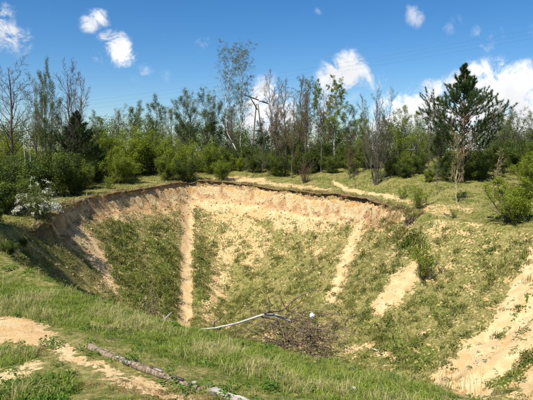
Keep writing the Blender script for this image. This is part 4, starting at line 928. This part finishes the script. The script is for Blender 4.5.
# ------------------------------------------------------------------ weathered log, rubble and slab in the foreground
def log():
    rng = np.random.default_rng(82); A_ = hit(90, 351); B_ = hit(190, 387); n = 40; t = np.linspace(0, 1, n)
    X = A_[0]+(B_[0]-A_[0])*t+.02*fbm(t*4, t*0, 3); Y = A_[1]+(B_[1]-A_[1])*t+.03*fbm(t*4+9, t*0, 3); Z = ground(X, Y); q_ = np.polyfit(t, Z, 2); Z = np.polyval(q_, t)+.022
    o = np.array([X[0], Y[0], Z[0]]); root = empty('log', o); tag(root, 'weathered half-buried log lying in the foreground grass', 'log')
    P = np.column_stack([X, Y, Z])-o; R = .058*(1-.2*t)*(1+.08*fbm(t*7, t*0+2, 3)); R = np.concatenate([[.001], R, [.001]]); P = np.vstack([P[:1]-.004*(P[1]-P[0]), P, P[-1:]+.004*(P[-1]-P[-2])])
    g = Geo(); tubes(g, P[None], R[None], 20, 0, .035, rng); link('trunk', g.mesh('trunk', [bark_mat('log_bark', (.10, .07, .045), (.30, .235, .155), 22)], True), root)
    for k in range(9):      # loose plates of bark
        i = rng.integers(3, n-3); u = rng.uniform(.2, 2.2); c = P[i]+np.array([-.03*math.cos(u), -.045*math.cos(u), .058*math.sin(u)]); L = rng.uniform(.05, .14); d = norm(P[i+1]-P[i])
        s = norm(np.cross(d, norm(c-P[i])))*.02; up = norm(c-P[i])*.008
        V = np.array([c-d*L-s, c+d*L*.8-s*1.2, c+d*L+s, c-d*L*.7+s*.8]); V = np.vstack([V, V+up+norm(c-P[i])*.006])
        g = Geo(); g.add(V, [[0, 3, 2, 1], [4, 5, 6, 7], [0, 1, 5, 4], [1, 2, 6, 5], [2, 3, 7, 6], [3, 0, 4, 7]]); link('bark', g.mesh('bark', [M_bark if k % 2 else M_dead]), root)
    tag_ = [(194, 390, .055, 'brown stone touching the broken end of the log'), (183, 381, .04, 'dark stone second along from the end of the log'), (199, 392, .04, 'small brown stone in the middle of the rubble line'), (194, 384, .04, 'pale stone in the rubble line with a whitish face'),
            (204, 389, .045, 'reddish stone beyond the pale stone of the rubble line'), (209, 393, .035, 'small stone in the gap before the flat slab'), (213, 396, .045, 'dark stone lying against the flat slab'), (178, 388, .03, 'small stone in front of the rubble line')]
    for k, (px, py, r, lab) in enumerate(tag_):
        x, y = hit(px, py); me = pebble_mesh(rng, 'rubble_stone', rock_mat('rubble_rock', *[((.24, .17, .12), (.42, .33, .25)), ((.10, .08, .065), (.22, .18, .15)), ((.22, .15, .10), (.36, .27, .20)), ((.55, .50, .43), (.72, .68, .60)), ((.28, .16, .10), (.42, .28, .2)), ((.3, .24, .18), (.45, .38, .3)), ((.11, .09, .075), (.22, .19, .16)), ((.35, .29, .22), (.5, .43, .34))][k]))
        o = link('rubble_stone', me); o.location = (x, y, gz(x, y)+r*.3); o.scale = (r*1.25, r, r); o.rotation_euler = (rng.uniform(-.4, .4), rng.uniform(-.4, .4), rng.uniform(0, 6)); tag(o, lab, 'stone', 'stones in the rubble line')
    import bmesh
    bm = bmesh.new(); c1 = hit(212, 391); c2 = hit(250, 406); d = norm(np.array([c2[0]-c1[0], c2[1]-c1[1]])); s = np.array([-d[1], d[0]])*.075
    out = []
    for i in range(9):
        q = c1+(c2-c1)*i/8; out.append(q+s*(1+.15*rng.normal()))
    for i in range(8, -1, -1):
        q = c1+(c2-c1)*i/8; out.append(q-s*(1+.15*rng.normal()))
    o0 = np.array([c1[0], c1[1], gz(*c1)]); vs = []
    bot = [bm.verts.new((q[0]-o0[0], q[1]-o0[1], gz(*q)-o0[2]-.05)) for q in out]; top = [bm.verts.new((q[0]-o0[0], q[1]-o0[1], gz(*q)-o0[2]+.045)) for q in out]
    ft = bm.faces.new(top); m_ = len(out)
    for i in range(m_): bm.faces.new((bot[i], bot[(i+1) % m_], top[(i+1) % m_], top[i]))
    bmesh.ops.recalc_face_normals(bm, faces=bm.faces); bmesh.ops.bevel(bm, geom=list(ft.edges), offset=.012, segments=2, affect='EDGES')
    me = bpy.data.meshes.new('stone_slab'); bm.to_mesh(me); bm.free(); me.materials.append(rock_mat('slab_concrete', (.30, .25, .20), (.55, .49, .42))); ob = link('stone_slab', me); ob.location = o0
    tag(ob, 'flat pale concrete kerb piece half sunk at the end of the rubble line', 'slab')
log()

# litter: crumpled white plastic
def litter(px, py, D, r, label, lift=0.):
    import bmesh
    rng = np.random.default_rng(int(px)); bm = bmesh.new(); bmesh.ops.create_icosphere(bm, subdivisions=3, radius=1)
    for v in bm.verts:
        f = .75+.5*float(fbm(np.array([v.co.x*2+px]), np.array([v.co.y*2+v.co.z*3]), 4)[0]); v.co = v.co*f; v.co.z *= .8
    me = bpy.data.meshes.new('plastic_bag'); bm.to_mesh(me); bm.free(); m = simple_mat('white_plastic', (.8, .8, .8), .35); me.materials.append(m)
    o = link('plastic_bag', me); p = at(px, py, D) if D else None
    if p is None: q = hit(px, py); p = np.array([q[0], q[1], gz(*q)+r*.4])
    o.location = p; o.scale = (r, r, r*1.15); tag(o, label, 'litter')
litter(312, 315.5, 12.4, .085, 'crumpled white plastic bag caught in the brushwood heap')
litter(354, 391, None, .05, 'white scrap of plastic lying in the grass near the pit edge')

# torn turf block with roots on the broken rim, and a pale stick far down the slope
def turf_block():
    rng = np.random.default_rng(95); c = hit(411, 222); z = gz(*c); root = empty('turf_block', (c[0], c[1], z)); tag(root, 'dark block of torn turf with roots hanging at the end of the scarp', 'turf block')
    o = link('clod', pebble_mesh(rng, 'clod', rock_mat('dark_soil', (.05, .035, .022), (.13, .09, .055))), root); o.scale = (.42, .3, .34); o.location = (0, 0, .12)
    N = 26; az = rng.uniform(0, 6.28, N); d = np.column_stack([np.cos(az), -np.abs(np.sin(az)), rng.uniform(-.6, .3, N)]); t = np.linspace(0, 1, 5)[None, :, None]; L = rng.uniform(.35, .75, (N, 1, 1))
    P = np.array([0, 0, .15])+d[:, None]*L*t+np.array([0, 0, -.35])*t**2*L; g = Geo(); tubes(g, P, np.tile(np.linspace(.016, .006, 5), (N, 1)), 4); link('roots', g.mesh('roots', [M_brush]), root)
    g = Geo(); blade_tuft(rng, 160, .10, .28, .40, .007, 1.2, 0, g); o = link('grass_top', g.mesh('grass_top', [L_grassd]), root); o.location = (0, 0, .26)
    for (p1, p2, lab) in (((371, 350), (383, 357), 'short pale stick lying on the lower pit slope'), ((444, 215), (452, 219), 'small dark stick jutting from the rim near the leafy clump')):
        a = hit(*p1); b = hit(*p2); a = np.array([a[0], a[1], gz(*a)+.05]); b = np.array([b[0], b[1], gz(*b)+.06]); b = a+(b-a)*min(1, 1.2/np.linalg.norm(b-a)); rt = empty('stick', a); tag(rt, lab, 'stick')
        g = Geo(); q = b-a; tubes(g, np.array([[q*0, q*.35+[0, 0, .03], q*.7, q]]), np.array([[.022, .026, .02, .01]]), 6, 0, .1, rng); link('shaft', g.mesh('shaft', [M_pale if p1[0] < 400 else M_bark], True), rt)
        g = Geo(); tubes(g, np.array([[q*.5, q*.6+[.05, .05, .08], q*.65+[.08, .1, .16]]]), np.array([[.012, .009, .005]]), 5); link('fork', g.mesh('fork', [M_pale if p1[0] < 400 else M_bark], True), rt)
turf_block()

# tall dry stalks in front of the sandy slope
def stalks():
    rng = np.random.default_rng(90); g = Geo(); N = 46; px = rng.uniform(445, 512, N); px[:10] = rng.uniform(380, 440, 10); D = 6.9+rng.uniform(0, .9, N); x = (px-266.5)/FPX*D; z = ground(x, D); h = rng.uniform(.28, .62, N)
    P = np.zeros((N, 6, 3))
    for k in range(6): t = k/5; P[:, k] = np.column_stack([x+rng.normal(0, .006, N)+t*t*rng.normal(0, .04, N), D, z-.03+h*t])
    tubes(g, P, np.tile(np.linspace(.0028, .0012, 6), (N, 1)), 4); tag(link('dry_stalks', g.mesh('dry_stalks', [L_straw])), kind='stuff')
stalks()
